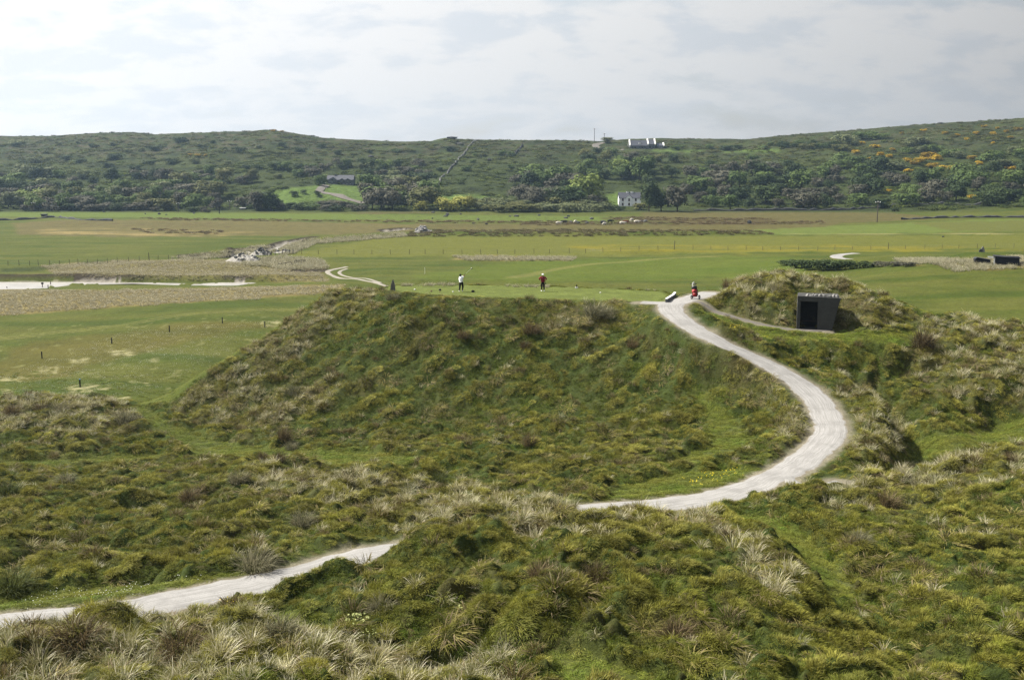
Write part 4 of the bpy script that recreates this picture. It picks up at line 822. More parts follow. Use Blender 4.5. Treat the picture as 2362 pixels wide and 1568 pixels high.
for u, v, r_, m_, lb in [(957, 669, .07, M_WHITEP, 'small white tee marker nearest the standing stone'), (1015, 670, .10, M_POSTD, 'dark tee marker lying midway between standing stone and golfer'), (1014.5, 673, .05, M_FRAMER, 'small reddish tee marker just below the dark one'), (995, 673, .07, M_FRAMER, 'brown tee marker left of the dark one on the tee'), (1045, 674, .06, M_WHITEP, 'small white tee marker just left of the swinging golfer'), (1091, 674, .12, M_POSTD, 'black tee marker on the grass right of the swinging golfer'), (1385, 676, .06, M_WHITEP, 'small white tee marker right of the golfer in crimson')]:
    MB().ball((0, 0, r_*.7), r_, (1.3, 1, .9)).tube([(0, 0, -.05), (0, 0, r_*.5)], .015, 5).build('tee_marker', m_, None, 0, True, label=lb, cat='tee marker', group='tee markers', loc=tee_thing(u, v))
# low white kerb wall at the end of the tee
wl = empty('kerb_wall', pos(1538, 692, 95.0)[:2] + (10.95,), 0, 'low curved white-topped kerb wall where the tee meets the path', 'wall'); o0 = Vector(wl.location)
kp = [Vector(pos(u, v, z=11.15)) for u, v in ((1537, 693), (1545, 688), (1552, 684), (1557, 678))]
for a, b in zip(kp[:-1], kp[1:]):
    d_ = b - a; M = Matrix.Translation(a - o0) @ Matrix.Rotation(math.atan2(d_.y, d_.x), 4, 'Z'); ln = math.hypot(d_.x, d_.y)
    st = MB().box(0, ln - .02, -.09, .09, -.25, .12, M).build('block', M_GREYW, wl, .01); MB().box(-.02, ln + .0, -.11, .11, .122, .17, M).build('coping', M_WHITEP, wl, .01)
# ---- golf trolley with its bag
tx, ty, tz = pos(1603, 690, 94.6); tz = Hs(tx, ty) + .05
tr = empty('golf_trolley', (tx, ty, tz), .25, 'three wheeled golf trolley parked beside the path at the tee', 'golf trolley')
def wheel(x, y, r_, w_):
    rim = MB(); rim.tube([(x - w_*.3, y, r_), (x + w_*.3, y, r_)], r_*.62, 14)
    t_ = MB(); t_.tube([(x - w_/2, y, r_), (x + w_/2, y, r_)], r_, 16); o_ = t_.build('wheel', M_BLKPL, tr, 0); rim.v = [(x + (vx - x)*1.9, vy, vz) for vx, vy, vz in rim.v]; rim.build('rim', M_METAL, o_)
wheel(-.32, -.10, .15, .05); wheel(.30, -.10, .15, .05); wheel(.02, .52, .13, .05)
MB().tube([(-.32, -.10, .15), (0, .05, .30), (.30, -.10, .15)], .014, 6).tube([(0, .05, .30), (.02, .52, .14)], .014, 6).tube([(0, .05, .30), (0, .30, .95), (0, .62, 1.12)], .016, 6).build('frame', M_METAL, tr)
MB().tube([(-.16, .62, 1.12), (.16, .62, 1.12)], .02, 8).build('handle', M_BLKPL, tr)
bag = empty('golf_bag', (tx, ty, tz), .25, 'red and black golf bag strapped upright on the trolley', 'golf bag')
T = Matrix.Translation((0, .02, .16)) @ Matrix.Rotation(-.22, 4, 'X')
def bagtube(z0, z1, r0, r1, xs=1.0, off=(0, 0)):
    m_ = MB().tube([(off[0], off[1], z0), (off[0], off[1], (z0 + z1)/2), (off[0], off[1], z1)], [r0, (r0 + r1)/2, r1], 14); m_.v = [tuple(T @ Vector((a*xs, b, c))) for a, b, c in m_.v]; return m_
bagtube(0, .62, .155, .17, 1.15).build('bag_body', M_REDBAG, bag, 0, True); bagtube(.60, .86, .172, .19, 1.15).build('bag_collar', M_BLKPL, bag, 0, True)
for z0, z1, r_, nm, m_ in ((.05, .30, .10, 'ball_pocket', M_REDBAG), (.36, .56, .085, 'pocket', M_REDBAG)): bagtube(z0, z1, r_, r_*.9, 1.2, (-.05, -.13)).build(nm, m_, bag, 0, True)
bagtube(.1, .6, .06, .06, 1, (.18, -.03)).build('side_pocket', M_BLKPL, bag, 0, True); bagtube(.30, .34, .178, .178, 1.15).build('strap', M_BLKPL, bag)
for i, (ox, oy, top, hr, m_, lb) in enumerate([(-.10, -.05, 1.06, .055, M_WHITEP, 'golf club with a pale head cover at the left of the bag'), (.02, .05, 1.16, .055, M_METAL, 'golf club with the tallest bright head standing in the bag'), (.11, -.02, 1.02, .07, M_BLKPL, 'golf club with a black head cover at the right of the bag'), (-.03, -.08, .99, .045, M_BLKPL, 'golf club with a small black head at the front of the bag'), (.06, .08, 1.0, .045, M_METAL, 'golf club with a steel head at the back of the bag')]):
    g_ = empty('golf_club', (tx, ty, tz), .25, lb, 'golf club', 'golf clubs in the bag'); P0, P1 = T @ Vector((ox*.8, oy*.8, .1)), T @ Vector((ox, oy, top))
    MB().tube([P0, P1], .008, 5).build('shaft', M_METAL, g_); MB().ball(P1, hr, (1.3, .9, .8)).build('club_head', m_, g_, 0, True)
for o_ in list(COL.objects):
    if o_.parent is None and o_.name.split('.')[0] in ('golf_trolley', 'golf_bag', 'golf_club'): o_.scale = (1.18, 1.18, 1.08)
# ------------------------------------------------------------------ people
def skin_body(name, joints, edges, root, m_, parent, sub=2):
    me = bpy.data.meshes.new(name); names = list(joints); me.from_pydata([joints[k][0] for k in names], [], [(names.index(a), names.index(b)) for a, b in edges]); o = link(name, me, parent, m_)
    md = o.modifiers.new('skin', 'SKIN'); md.use_smooth_shade = True; sv = me.skin_vertices[0].data
    for i, k in enumerate(names):
        r_ = joints[k][1]; sv[i].radius = r_ if isinstance(r_, tuple) else (r_, r_); sv[i].use_root = (k == root)
    sb = o.modifiers.new('sub', 'SUBSURF'); sb.levels = sb.render_levels = sub; return o
def hand(joints, edges, wrist, side, p, dirv, upv):
    """palm and five fingers, loosely curled"""
    dirv = Vector(dirv).normalized(); upv = Vector(upv).normalized(); lat = dirv.cross(upv).normalized(); pm = Vector(p) + dirv*.07; joints[side + 'palm'] = (tuple(pm), (.030, .018)); edges.append((wrist, side + 'palm'))
    for i, (ln, of) in enumerate(((.060, -.030), (.072, -.010), (.068, .010), (.054, .028))):
        a = pm + dirv*.035 + lat*of; b = a + dirv*ln*.6; c = b + (dirv*.4 - upv*.7).normalized()*ln*.55
        for j, q_ in enumerate((a, b, c)): joints['%sf%d%d' % (side, i, j)] = (tuple(q_), .009)
        edges.extend([(side + 'palm', '%sf%d0' % (side, i)), ('%sf%d0' % (side, i), '%sf%d1' % (side, i)), ('%sf%d1' % (side, i), '%sf%d2' % (side, i))])
    a = pm - dirv*.02 - lat*.042 - upv*.01; b = a + (dirv*.7 - lat*.4 - upv*.4).normalized()*.045
    joints[side + 't0'] = (tuple(a), .011); joints[side + 't1'] = (tuple(b), .009); edges.extend([(side + 'palm', side + 't0'), (side + 't0', side + 't1')])
def person(loc, rz, label, J, shirt, hat, hs, arm_shirt=True):
    """J: joint places in metres, facing -y; the body is one continuous mesh, clothes fit over it"""
    root = empty('person', loc, rz, label, 'person'); root.scale = (.98, .98, .95); R = dict(pelvis=.13, waist=.115, chest=.135, neckb=.07, neck=.052, head0=.075)
    j = {}; e = []
    for k in ('pelvis', 'waist', 'chest', 'neckb', 'neck'): j[k] = (J[k], {'pelvis': (.15, .11), 'waist': (.125, .095), 'chest': (.155, .105), 'neckb': (.085, .07), 'neck': .052}[k])
    hd = Vector(J['head']); j['head'] = (tuple(hd), (.078, .092)); j['crown'] = (tuple(hd + Vector((0, .01, .09))), (.070, .082)); e += [('pelvis', 'waist'), ('waist', 'chest'), ('chest', 'neckb'), ('neckb', 'neck'), ('neck', 'head'), ('head', 'crown')]
    for s in 'lr':
        for k, r_, pr_ in (('sh', .062, 'chest'), ('el', .042, 'sh'), ('wr', .028, 'el'), ('hip', .090, 'pelvis'), ('kn', .060, 'hip'), ('an', .038, 'kn')): j[s + k] = (J[s + k], r_); e.append((pr_ if pr_ in j and len(pr_) > 3 else s + pr_, s + k))
        f = Vector(J[s + 'toe']); j[s + 'toe'] = (tuple(f), .032); e.append((s + 'an', s + 'toe')); w_ = Vector(J[s + 'wr']); dv_ = (w_ - Vector(J[s + 'el'])).normalized(); hand(j, e, s + 'wr', s, w_, J.get(s + 'hd', tuple(dv_)), (0, -1, .2))
    body = skin_body('body', j, e, 'pelvis', M_SKIN, root, 1)
    # clothing: trousers, top
    g = {}; ge = []
    g['w'] = (tuple((Vector(J['pelvis'])*.45 + Vector(J['waist'])*.55)), (.150, .118)); g['p'] = (J['pelvis'], (.190, .142)); ge.append(('w', 'p'))
    for s in 'lr': g[s + 'h'] = (J[s + 'hip'], .125); g[s + 'k'] = (J[s + 'kn'], .095); g[s + 'a'] = (tuple(Vector(J[s + 'an'])*.88 + Vector(J[s + 'kn'])*.12), .064); ge += [('p', s + 'h'), (s + 'h', s + 'k'), (s + 'k', s + 'a')]
    skin_body('trousers', g, ge, 'w', M_BLACK, root, 1)
    g = {'w': (tuple(Vector(J['pelvis'])*.72 + Vector(J['waist'])*.28), (.200, .150)), 'm': (J['waist'], (.190, .140)), 'c': (J['chest'], (.205, .140)), 'n': (tuple(Vector(J['neckb'])), (.095, .085))}; ge = [('w', 'm'), ('m', 'c'), ('c', 'n')]
    for s in 'lr': g[s + 's'] = (J[s + 'sh'], .092); g[s + 'e'] = (J[s + 'el'], .068); g[s + 'w'] = (tuple(Vector(J[s + 'wr'])*.85 + Vector(J[s + 'el'])*.15), .042); ge += [('c', s + 's'), (s + 's', s + 'e'), (s + 'e', s + 'w')]
    skin_body('top', g, ge, 'm', shirt, root, 1)
    for s in 'lr':
        a = Vector(J[s + 'an']); t_ = Vector(J[s + 'toe']); MB().ball((a*.35 + t_*.65) + Vector((0, 0, -.0)), .075, (.72, 1.95, .62), 10, 8).build('shoe', M_WHITE, root, 0, True)
    # face: nose, eyes, mouth, ears
    MB().ball(hd + Vector((0, -.098, .02)), .016, (.8, 1, 1.5)).build('nose', M_SKIN, root, 0, True)
    for s_ in (-1, 1): MB().ball(hd + Vector((s_*.080, .0, .025)), .022, (.5, .8, 1.3)).build('ear', M_SKIN, root, 0, True)
    for s_ in (-1, 1): MB().ball(hd + Vector((s_*.030, -.086, .045)), .009).build('eye', M_BLACK, root)
    MB().ball(hd + Vector((0, -.086, -.022)), .016, (1.4, .5, .4)).build('mouth', M_FRAMER, root)
    MB().ball(hd + Vector((0, .03, .045)), .108, (.86, .86, 1.0), 12, 9).build('hair', M_HAIR, root, 0, True)
    if hat is not None:
        h_ = MB().ball(hd + Vector((0, .0, .088)), .118, (.95, 1.02, .72), 12, 8).build('cap', hat, root, 0, True); MB().ball(hd + Vector((0, -.12, .07)), .085, (.95, 1.0, .14), 10, 6).build('peak', hat, h_, 0, True)
    return root
# golfer 1, seen from behind at the top of the swing, club up to the right
J1 = dict(pelvis=(0, .03, .92), waist=(-.01, .02, 1.08), chest=(-.03, -.01, 1.28), neckb=(-.04, -.04, 1.42), neck=(-.05, -.06, 1.47), head=(-.07, -.09, 1.545),
  lsh=(.13, -.01, 1.37), lel=(.16, -.22, 1.38), lwr=(.24, -.26, 1.50), rsh=(-.20, -.06, 1.37), rel=(-.05, -.30, 1.38), rwr=(.22, -.30, 1.50),
  lhip=(.09, .02, .88), lkn=(.15, -.06, .49), lan=(.10, .02, .09), ltoe=(.12, -.13, .05), rhip=(-.09, .02, .88), rkn=(-.13, -.05, .49), ran=(-.16, .03, .09), rtoe=(-.19, -.12, .05), lhd=(.55, .1, .7), rhd=(.55, .1, .7))
p1 = tee_thing(1064, 673); g1 = person((p1[0], p1[1], p1[2] + .0), math.radians(182), 'golfer in white top and black trousers swinging a club on the tee', {k: ((-v[0], v[1], v[2])) for k, v in J1.items()}, M_WHITE, M_BLACK, .1)
gc_ = empty('golf_club', (p1[0], p1[1], p1[2]), 0, 'long driver raised over the shoulder by the golfer in white', 'golf club')
A_, B_ = Vector((.24, .28, 1.52)), Vector((.92, .45, 2.08))
MB().tube([A_, A_.lerp(B_, .25)], .013, 6).build('grip', M_BLKPL, gc_); MB().tube([A_.lerp(B_, .25), B_], .008, 6).build('shaft', M_METAL, gc_); MB().ball(B_ + Vector((.04, 0, .02)), .075, (1.05, .8, .75), 10, 8).build('club_head', M_BLKPL, gc_, 0, True); MB().ball(B_ + Vector((.012, -.012, .050)), .055, (1, .9, .55), 10, 6).build('club_face', M_WHITEP, gc_, 0, True)
J2 = dict(pelvis=(0, 0, .92), waist=(0, 0, 1.08), chest=(0, 0, 1.27), neckb=(0, 0, 1.42), neck=(0, -.01, 1.48), head=(0, -.02, 1.56),
  lsh=(.19, 0, 1.38), lel=(.37, .07, 1.19), lwr=(.22, -.02, 1.04), rsh=(-.19, 0, 1.38), rel=(-.37, .07, 1.20), rwr=(-.22, -.02, 1.06),
  lhip=(.09, 0, .88), lkn=(.11, -.01, .49), lan=(.12, .02, .09), ltoe=(.13, -.13, .05), rhip=(-.09, 0, .88), rkn=(-.10, -.01, .49), ran=(-.11, .02, .09), rtoe=(-.14, -.12, .05), lhd=(-.6, -.3, -.5), rhd=(.6, -.3, -.5))
p2 = tee_thing(1252, 672); person(p2, math.radians(4), 'person in crimson jumper and white cap standing hands on hips on the tee', J2, M_RED, M_WHITE, .1)
gl_ = empty('glove', (p2[0] + .27, p2[1] - .03, p2[2] + .62), 0, 'small dark green glove hanging at the hip of the person in crimson', 'glove'); gl_o = MB().ball((0, 0, .1), .06, (.8, .5, 1.3)).ball((0, 0, .22), .03, (.8, .5, 2.5)).build('glove_cloth', mat('dark_green_cloth', .8, .1, (.01, .05, .035)), gl_, 0, True)
px_ = pos(1308*1.0, 668, 102.5); 
sp = empty('yardage_marker', tee_thing(1330, 665), 0, 'small dark post with pale base behind the tee right of the crimson golfer', 'marker'); MB().tube([(0, 0, 0), (0, 0, .34)], .05, 8).build('post', M_POSTD, sp); MB().box(-.14, .14, -.06, .06, 0, .12).build('base', M_WHITEP, sp, .01)
# ------------------------------------------------------------------ posts on the left fairway
POSTS = [(97, 827, 16, 'dark post at the far left of the worn fairway patch'), (185, 893, 19, 'dark post nearest the dunes on the left fairway'), (258, 793, 14, 'dark post above the pale sand patches on the left fairway'), (391, 766, 15, 'dark post at the middle of the row on the left fairway'), (513, 746, 14, 'dark post near the right end of the row on the left fairway'), (611, 755, 13, 'dark post at the foot of the tee dune flank')]
for u, v, h_, lb in POSTS:
    x, y, z = on_ground(u, v, 90, 240); hm_ = h_*y/FPX
    t_ = empty('marker_post', (x, y, z - .1), rnd.random(), lb, 'post', 'marker posts on the left fairway'); MB().box(-.06, .06, -.06, .06, 0, hm_ + .1).build('post_shaft', M_POSTD, t_, .01); MB().box(-.065, .065, -.065, .065, hm_ + .06, hm_ + .13).build('post_cap', M_POSTD if u != 185 else mat('blue_cap', .6, .3, (.05, .2, .5)), t_, .01)
for u, v, h_, lb in [(98, 665, 12, 'post with a small box on top beside the tidal channel'), (111, 667, 10, 'short leaning post right of the boxed post by the channel'), (117, 659, 10, 'post standing in the edge of the pale channel'), (16, 667, 6, 'stub of a post by the channel at the left edge')]:
    x, y, z = on_ground(u, v, 150, 260); hm_ = h_*y/FPX; t_ = empty('channel_post', (x, y, z - .15), 0, lb, 'post', 'old posts by the tidal channel'); MB().tube([(0, 0, 0), (.03, 0, hm_ + .15)], .08, 7).build('post_shaft', M_WOOD, t_)
    if u == 98: MB().box(-.14, .22, -.15, .15, hm_ - .05, hm_ + .28).build('box', M_POSTD, t_, .02)
# ------------------------------------------------------------------ wire fences
def fence(uvs, step_px, hgt, label, name='wire_fence', wires=3, big=()):
    P3 = []; u0 = uvs[0][0]; k = 0
    while u0 <= uvs[-1][0]:
        v0 = float(np.interp(u0, [a for a, _ in uvs], [b for _, b in uvs])); P3.append(on_ground(u0 + rnd.uniform(-3, 3), v0, 180, 470)); u0 += step_px
    o0 = P3[len(P3)//2]; f_ = empty(name, o0, 0, label, 'fence'); pm_ = None
    for i, (x, y, z) in enumerate(P3):
        if pm_ is None: pm_ = MB().tube([(0, 0, -.3), (0, 0, 1)], .05, 6).mesh('post'); pm_.materials.append(M_WOOD)
        q_ = link('post', pm_, f_); hp = hgt*rnd.uniform(.9, 1.15)*(1.7 if i in big else 1); q_.location = (x - o0[0], y - o0[1], z - o0[2]); q_.scale = (1.5 if i in big else 1,)*2 + (hp,); q_.rotation_euler = (rnd.uniform(-.05, .05), rnd.uniform(-.06, .06), 0)
    for w_ in range(wires):
        zz = hgt*(.35 + .27*w_); MB().tube([(x - o0[0], y - o0[1], z - o0[2] + zz) for x, y, z in P3], .008, 4, False).build('wire', M_WIRE, f_)
    return f_
fence([(655, 587), (900, 587), (1200, 586), (1350, 584), (1550, 576), (1700, 577), (1900, 578), (2100, 575), (2362, 572), (2420, 571)], 41, 1.15, 'long post and wire fence along the near edge of the hay field', big=(22, 34))
fence([(20, 613), (140, 612), (260, 607), (345, 601), (420, 598)], 23, 1.15, 'short post and wire fence above the marram at the left', big=(14,))
# stones and heaps on the plain
def heap(u, v, w_, h_, label, seed, m1, name='sand_heap', cat='heap', nrock=26, rm=None, rk=.35):
    x, y, z = on_ground(u, v, 180, 450); hm_ = empty(name, (x, y, z), 0, label, cat); b = bmesh.new(); bmesh.ops.create_grid(b, x_segments=26, y_segments=16, size=1)
    for q_ in b.verts:
        r_ = math.hypot(q_.co.x, q_.co.y); t = max(0, 1 - r_**1.3); hgt = h_*t*(.85 + .5*float(fbm(q_.co.x*2.5 + seed, q_.co.y*2.5, 3, 12))); q_.co = Vector((q_.co.x*w_/2, q_.co.y*w_*.32, hgt + h_*.10*float(perlin(q_.co.x*7 + seed, q_.co.y*7, 13)) - .12))
    me = bpy.data.meshes.new('mound'); b.to_mesh(me); b.free(); link('mound', me, hm_, m1)
    rr = random.Random(seed); ms = [rock_mesh('rock', seed + i, (.5, .45, .38), 1) for i in range(3)]
    for k_ in ms: k_.materials.append(rm or M_STONE)
    for i in range(nrock):
        a = rr.uniform(0, 6.28); q = rr.random()**.7*.75; xx, yy = q*math.cos(a) + .12, q*math.sin(a); t = max(0, 1 - math.hypot(xx, yy)**1.3); r_ = link('rock', ms[i % 3], hm_); s_ = rr.uniform(.5, 1.3)*rk/.35
        r_.location = (xx*w_/2, yy*w_*.32, h_*t*.9 - .05); r_.scale = (s_, s_, s_); r_.rotation_euler = (rr.random(), rr.random(), rr.random()*6)
    return hm_
M_SAND = mat('pale_sand', .9, .15, (.49, .465, .42), noise=[(.8, .15)], bump=.05, bscale=2)
heap(562, 603, 9.0, 2.1, 'largest pale sand heap topped with grey rocks by the stream', 5, M_SAND); heap(602, 588, 5.6, 1.8, 'smaller dark rock heap just behind the large sand heap', 6, M_SAND, nrock=22)
heap(655, 583, 7.0, .7, 'low sandy bank with dark stones where the stream bends', 8, M_SAND, nrock=14)
heap(974, 537, 6.2, 2.3, 'big grey rock mound beside the hedge bank across the hay field', 9, M_PALESTONE, 'rock_mound', 'rock mound', 46, M_PALESTONE, .5)
ph = empty('pallet_gate', on_ground(692, 609, 180, 300), .35, 'weathered slatted wooden hurdle standing in the marram by the stream', 'hurdle')
for i in range(7): MB().box(-1.15 + i*.37, -1.05 + i*.37, -.03, .03, 0, .95).build('slat', M_WOOD, ph, .01)
MB().box(-1.25, 1.25, .035, .08, .2, .3).build('rail', M_WOOD, ph); MB().box(-1.25, 1.25, .035, .08, .75, .85).build('rail', M_WOOD, ph)
fr = empty('broken_hurdle', on_ground(658, 614, 180, 300), .2, 'dark broken gate frame leaning in the marram left of the hurdle', 'gate frame'); MB().tube([(-1.4, 0, .5), (1.2, 0, .85)], .07, 6).tube([(1.2, 0, .85), (1.5, 0, .3)], .07, 6).tube([(1.5, 0, .3), (.2, 0, .1), (.0, 0, .6)], .06, 6).build('rail', M_WOOD, fr); MB().tube([(-1.4, 0, -.1), (-1.4, 0, .7)], .08, 6).build('stake', M_WOOD, fr)
wg = empty('whale_stakes' if False else 'stake_row', on_ground(640, 588, 180, 320), .9, 'row of old grey stakes where the stream bank meets the hay field', 'stakes')
for i in range(9): MB().tube([(i*1.1 - 4, rnd.uniform(-.3, .3), -.2), (i*1.1 - 4 + rnd.uniform(-.15, .15), 0, rnd.uniform(.9, 1.5))], .09, 6).build('stake', M_WOOD, wg)
stone_thing(2266, 577, 262, 1.2, 1.9, 'pale standing stone by the fence near the right edge', M_PALESTONE, 9, taper=.5)
t_ = stone_thing(2262, 577, 261.3, .9, 1.3, 'dark low block against the pale standing stone by the fence', M_DARKROCK, 10, 'stone_block', 'stone', .9)
fl_ = empty('distance_marker', on_ground(980, 632, 120, 260), 0, 'thin white rod standing on the fairway behind the tee', 'marker'); MB().tube([(0, 0, 0), (0, 0, 1.3)], .025, 6).build('rod', M_WHITEP, fl_)
# dark hut and gable among the dunes at the right
hx, hy, hz2 = on_ground(2300, 612, 170, 260); ht = empty('field_hut', (hx, hy, hz2), -.35, 'dark low hut with a white gable post in the dunes at far right', 'hut')
kx = hy/FPX
MB().box(-.4, 3.6, 0, 2.4, -.2, 1.55).build('wall', M_POSTD, ht); MB().prism([(-.7, 1.552), (3.8, 1.30), (3.8, 1.40), (-.7, 1.68)], (-.3, 2.6)).build('roof', mat('bitumen_roof', .7, .3, (.03, .03, .04)), ht)
MB().box(-.62, -.42, -.1, .12, -.5, 1.5).prism([(-1.6, 1.35), (-.41, 1.2), (-.41, 1.55), (-1.7, 1.55)], (-.1, .05)).build('gable_frame', M_WHITEP, ht)
rf = empty('lean_to', (hx - 2.4, hy + .5, hz2 - .2), -.2, 'small black sheeted lean-to left of the dark hut', 'shed'); MB().prism([(-1.3, 0), (1.3, 0), (1.3, 1.1), (-1.0, 1.5), (-1.3, 1.2)], (0, 1.6)).build('wall', M_POSTD, rf, .03); MB().prism([(-1.35, 1.30), (-1.0, 1.55), (1.4, 1.16), (1.4, 1.10), (-1.0, 1.49), (-1.3, 1.24)], (-.1, 1.7)).build('roof', M_BLKPL, rf)
# ------------------------------------------------------------------ trees and shrubs
def tri_quads(name, C_, Nn, Sz, cols=None, ratio=.75):
    """small leaf-spray faces: centre, normal, size"""
    n_ = len(C_); up = rng.normal(size=(n_, 3)); a = np.cross(Nn, up); a /= np.linalg.norm(a, axis=1)[:, None] + 1e-9; b = np.cross(Nn, a); b /= np.linalg.norm(b, axis=1)[:, None] + 1e-9
    s = Sz[:, None]; P4 = np.stack([C_ - a*s, C_ - b*s*ratio, C_ + a*s, C_ + b*s*ratio], 1).reshape(-1, 3)
    me = bpy.data.meshes.new(name); me.vertices.add(4*n_); me.vertices.foreach_set('co', P4.astype(np.float32).ravel()); idx = np.arange(4*n_, dtype=np.int32); me.loops.add(4*n_); me.loops.foreach_set('vertex_index', idx)
    me.polygons.add(n_); me.polygons.foreach_set('loop_start', idx[::4].copy()); me.polygons.foreach_set('loop_total', np.full(n_, 4, np.int32)); me.update()
    if cols is not None: at = me.attributes.new('br', 'FLOAT', 'POINT'); at.data.foreach_set('value', np.repeat(cols, 4).astype(np.float32))
    return me
def crown_mesh(name, lobes, nper, leaf, seed, inner=.25):
    """lobes: (centre, radii); sprays sit on the lobe shells, facing outwards, thinner inside"""
    r = np.random.default_rng(seed); Cs = []; Ns = []; Ss = []; Bs = []
    for (c, rad) in lobes:
        n_ = int(nper*(rad[0]*rad[1]*rad[2])**(2/3)); d = r.normal(size=(n_, 3)); d /= np.linalg.norm(d, axis=1)[:, None]; d[:, 2] = np.where(d[:, 2] < -.45, -d[:, 2], d[:, 2])
        sh_ = 1 - inner*r.random(n_)**2 + .10*r.normal(size=n_); lump = 1 + .16*np.sin(d[:, 0]*5 + seed) * np.sin(d[:, 1]*5 + 1) + .12*np.sin(d[:, 2]*7 + seed)
        Cs.append(np.array(c) + d*np.array(rad)*(sh_*lump)[:, None]); nn = d/np.array(rad) + r.normal(size=(n_, 3))*.26/np.mean(rad); nn[:, 2] += .25/np.mean(rad); Ns.append(nn/np.linalg.norm(nn, axis=1)[:, None]); Ss.append(leaf*(.6 + .8*r.random(n_))); Bs.append(np.clip(r.normal(.5, .13, n_), 0, 1))
    return tri_quads(name, np.concatenate(Cs), np.concatenate(Ns), np.concatenate(Ss), np.concatenate(Bs))
def leaf_mat(name, c0, c1, trl=.18, rough=.7, instancer=False):
    c0, c1 = tuple(c_*AK for c_ in c0), tuple(c_*AK*1.3 for c_ in c1)
    m = bpy.data.materials.new(name); m.use_nodes = True; t = m.node_tree; ns = t.nodes; lk = t.links; b = ns['Principled BSDF']; out = ns['Material Output']; b.inputs['Roughness'].default_value = rough; b.inputs['Specular IOR Level'].default_value = .12
    br = ns.new('ShaderNodeAttribute'); br.attribute_name = 'br'; oi = ns.new('ShaderNodeObjectInfo'); x = ns.new('ShaderNodeMix'); x.data_type = 'RGBA'
    ad = ns.new('ShaderNodeMath'); ad.operation = 'MULTIPLY_ADD'; lk.new(oi.outputs['Random'], ad.inputs[0]); ad.inputs[1].default_value = .5; lk.new(br.outputs['Fac'], ad.inputs[2]); sb = ns.new('ShaderNodeMath'); sb.operation = 'SUBTRACT'; sb.use_clamp = True; lk.new(ad.outputs[0], sb.inputs[0]); sb.inputs[1].default_value = .25
    lk.new(sb.outputs[0], x.inputs[0]); x.inputs[6].default_value = (*c0, 1); x.inputs[7].default_value = (*c1, 1); lk.new(x.outputs[2], b.inputs['Base Color'])
    tr = ns.new('ShaderNodeBsdfTranslucent'); lk.new(x.outputs[2], tr.inputs[0]); ms = ns.new('ShaderNodeMixShader'); ms.inputs[0].default_value = trl; lk.new(b.outputs[0], ms.inputs[1]); lk.new(tr.outputs[0], ms.inputs[2]); lk.new(ms.outputs[0], out.inputs[0]); return m
KIND = dict(
 green=(leaf_mat('leaf_green', (0.061, 0.108, 0.030), (0.162, 0.223, 0.061)), 'green leafy'), dark=(leaf_mat('leaf_dark', (0.027, 0.051, 0.019), (0.081, 0.115, 0.038)), 'dark green'),
 bright=(leaf_mat('leaf_bright', (0.101, 0.155, 0.034), (0.257, 0.317, 0.074)), 'bright green'), bare=(leaf_mat('twigs_grey', (.060, .060, .042), (.135, .130, .090), .1), 'half bare'),
 olive=(leaf_mat('leaf_olive', (0.088, 0.108, 0.035), (0.223, 0.223, 0.081)), 'olive budding'), willow=(leaf_mat('leaf_willow', (0.101, 0.128, 0.061), (0.236, 0.263, 0.121)), 'grey-green willowy'),
 gorse=(leaf_mat('gorse_flower', (.12, .085, .012), (.78, .52, .03), .1), 'yellow flowering'), yellow=(leaf_mat('leaf_yellow', (0.189, 0.203, 0.041), (0.459, 0.446, 0.108)), 'yellow-green'))
M_BARK = mat('bark', .95, .05, (.10, .085, .065), noise=[(2, .3)])
def lobes_tree(r, tall):
    L_ = []; n_ = 11 if tall else 9
    for i in range(n_):
        a = r.random()*6.283; q = (.18 + .36*r.random())*(1 if tall else 1.2); z = (.26 + .56*r.random()) if tall else (.16 + .50*r.random()); s = .20 + .13*r.random()
        L_.append(((q*.8*math.cos(a), q*.8*math.sin(a), z), (s*1.05, s*1.05, s*.85)))
    L_.append(((0, 0, .50 if tall else .34), (.38, .38, .40 if tall else .32))); return L_
TREEM = [(crown_mesh('crown', lobes_tree(random.Random(500 + i), i < 4), 1500, .048, 500 + i), i < 4) for i in range(8)]
def trunk_mesh(seed, tall):
    r = random.Random(seed); m_ = MB(); h_ = .5 if tall else .32; m_.tube([(0, 0, -.08), (.01, 0, h_*.5), (.02, .01, h_)], [.035, .028, .016], 6)
    for i in range(3): a = r.random()*6.28; m_.tube([(.01, 0, h_*(.45 + .15*i)), (.22*math.cos(a), .22*math.sin(a), h_*(.9 + .25*i))], [.016, .006], 5, False)
    return m_.mesh('trunk')
TRUNKM = [trunk_mesh(i, i < 4) for i in range(8)]
for t_ in TRUNKM: t_.materials.append(M_BARK)
_tm = {}
def crown_of(kind, i):
    if (kind, i) not in _tm:
        me = TREEM[i][0].copy(); me.name = 'crown'; me.materials.append(KIND[kind][0]); _tm[(kind, i)] = me
    return _tm[(kind, i)]
SCRUB = []      # everything planted, so that labels can count along rows
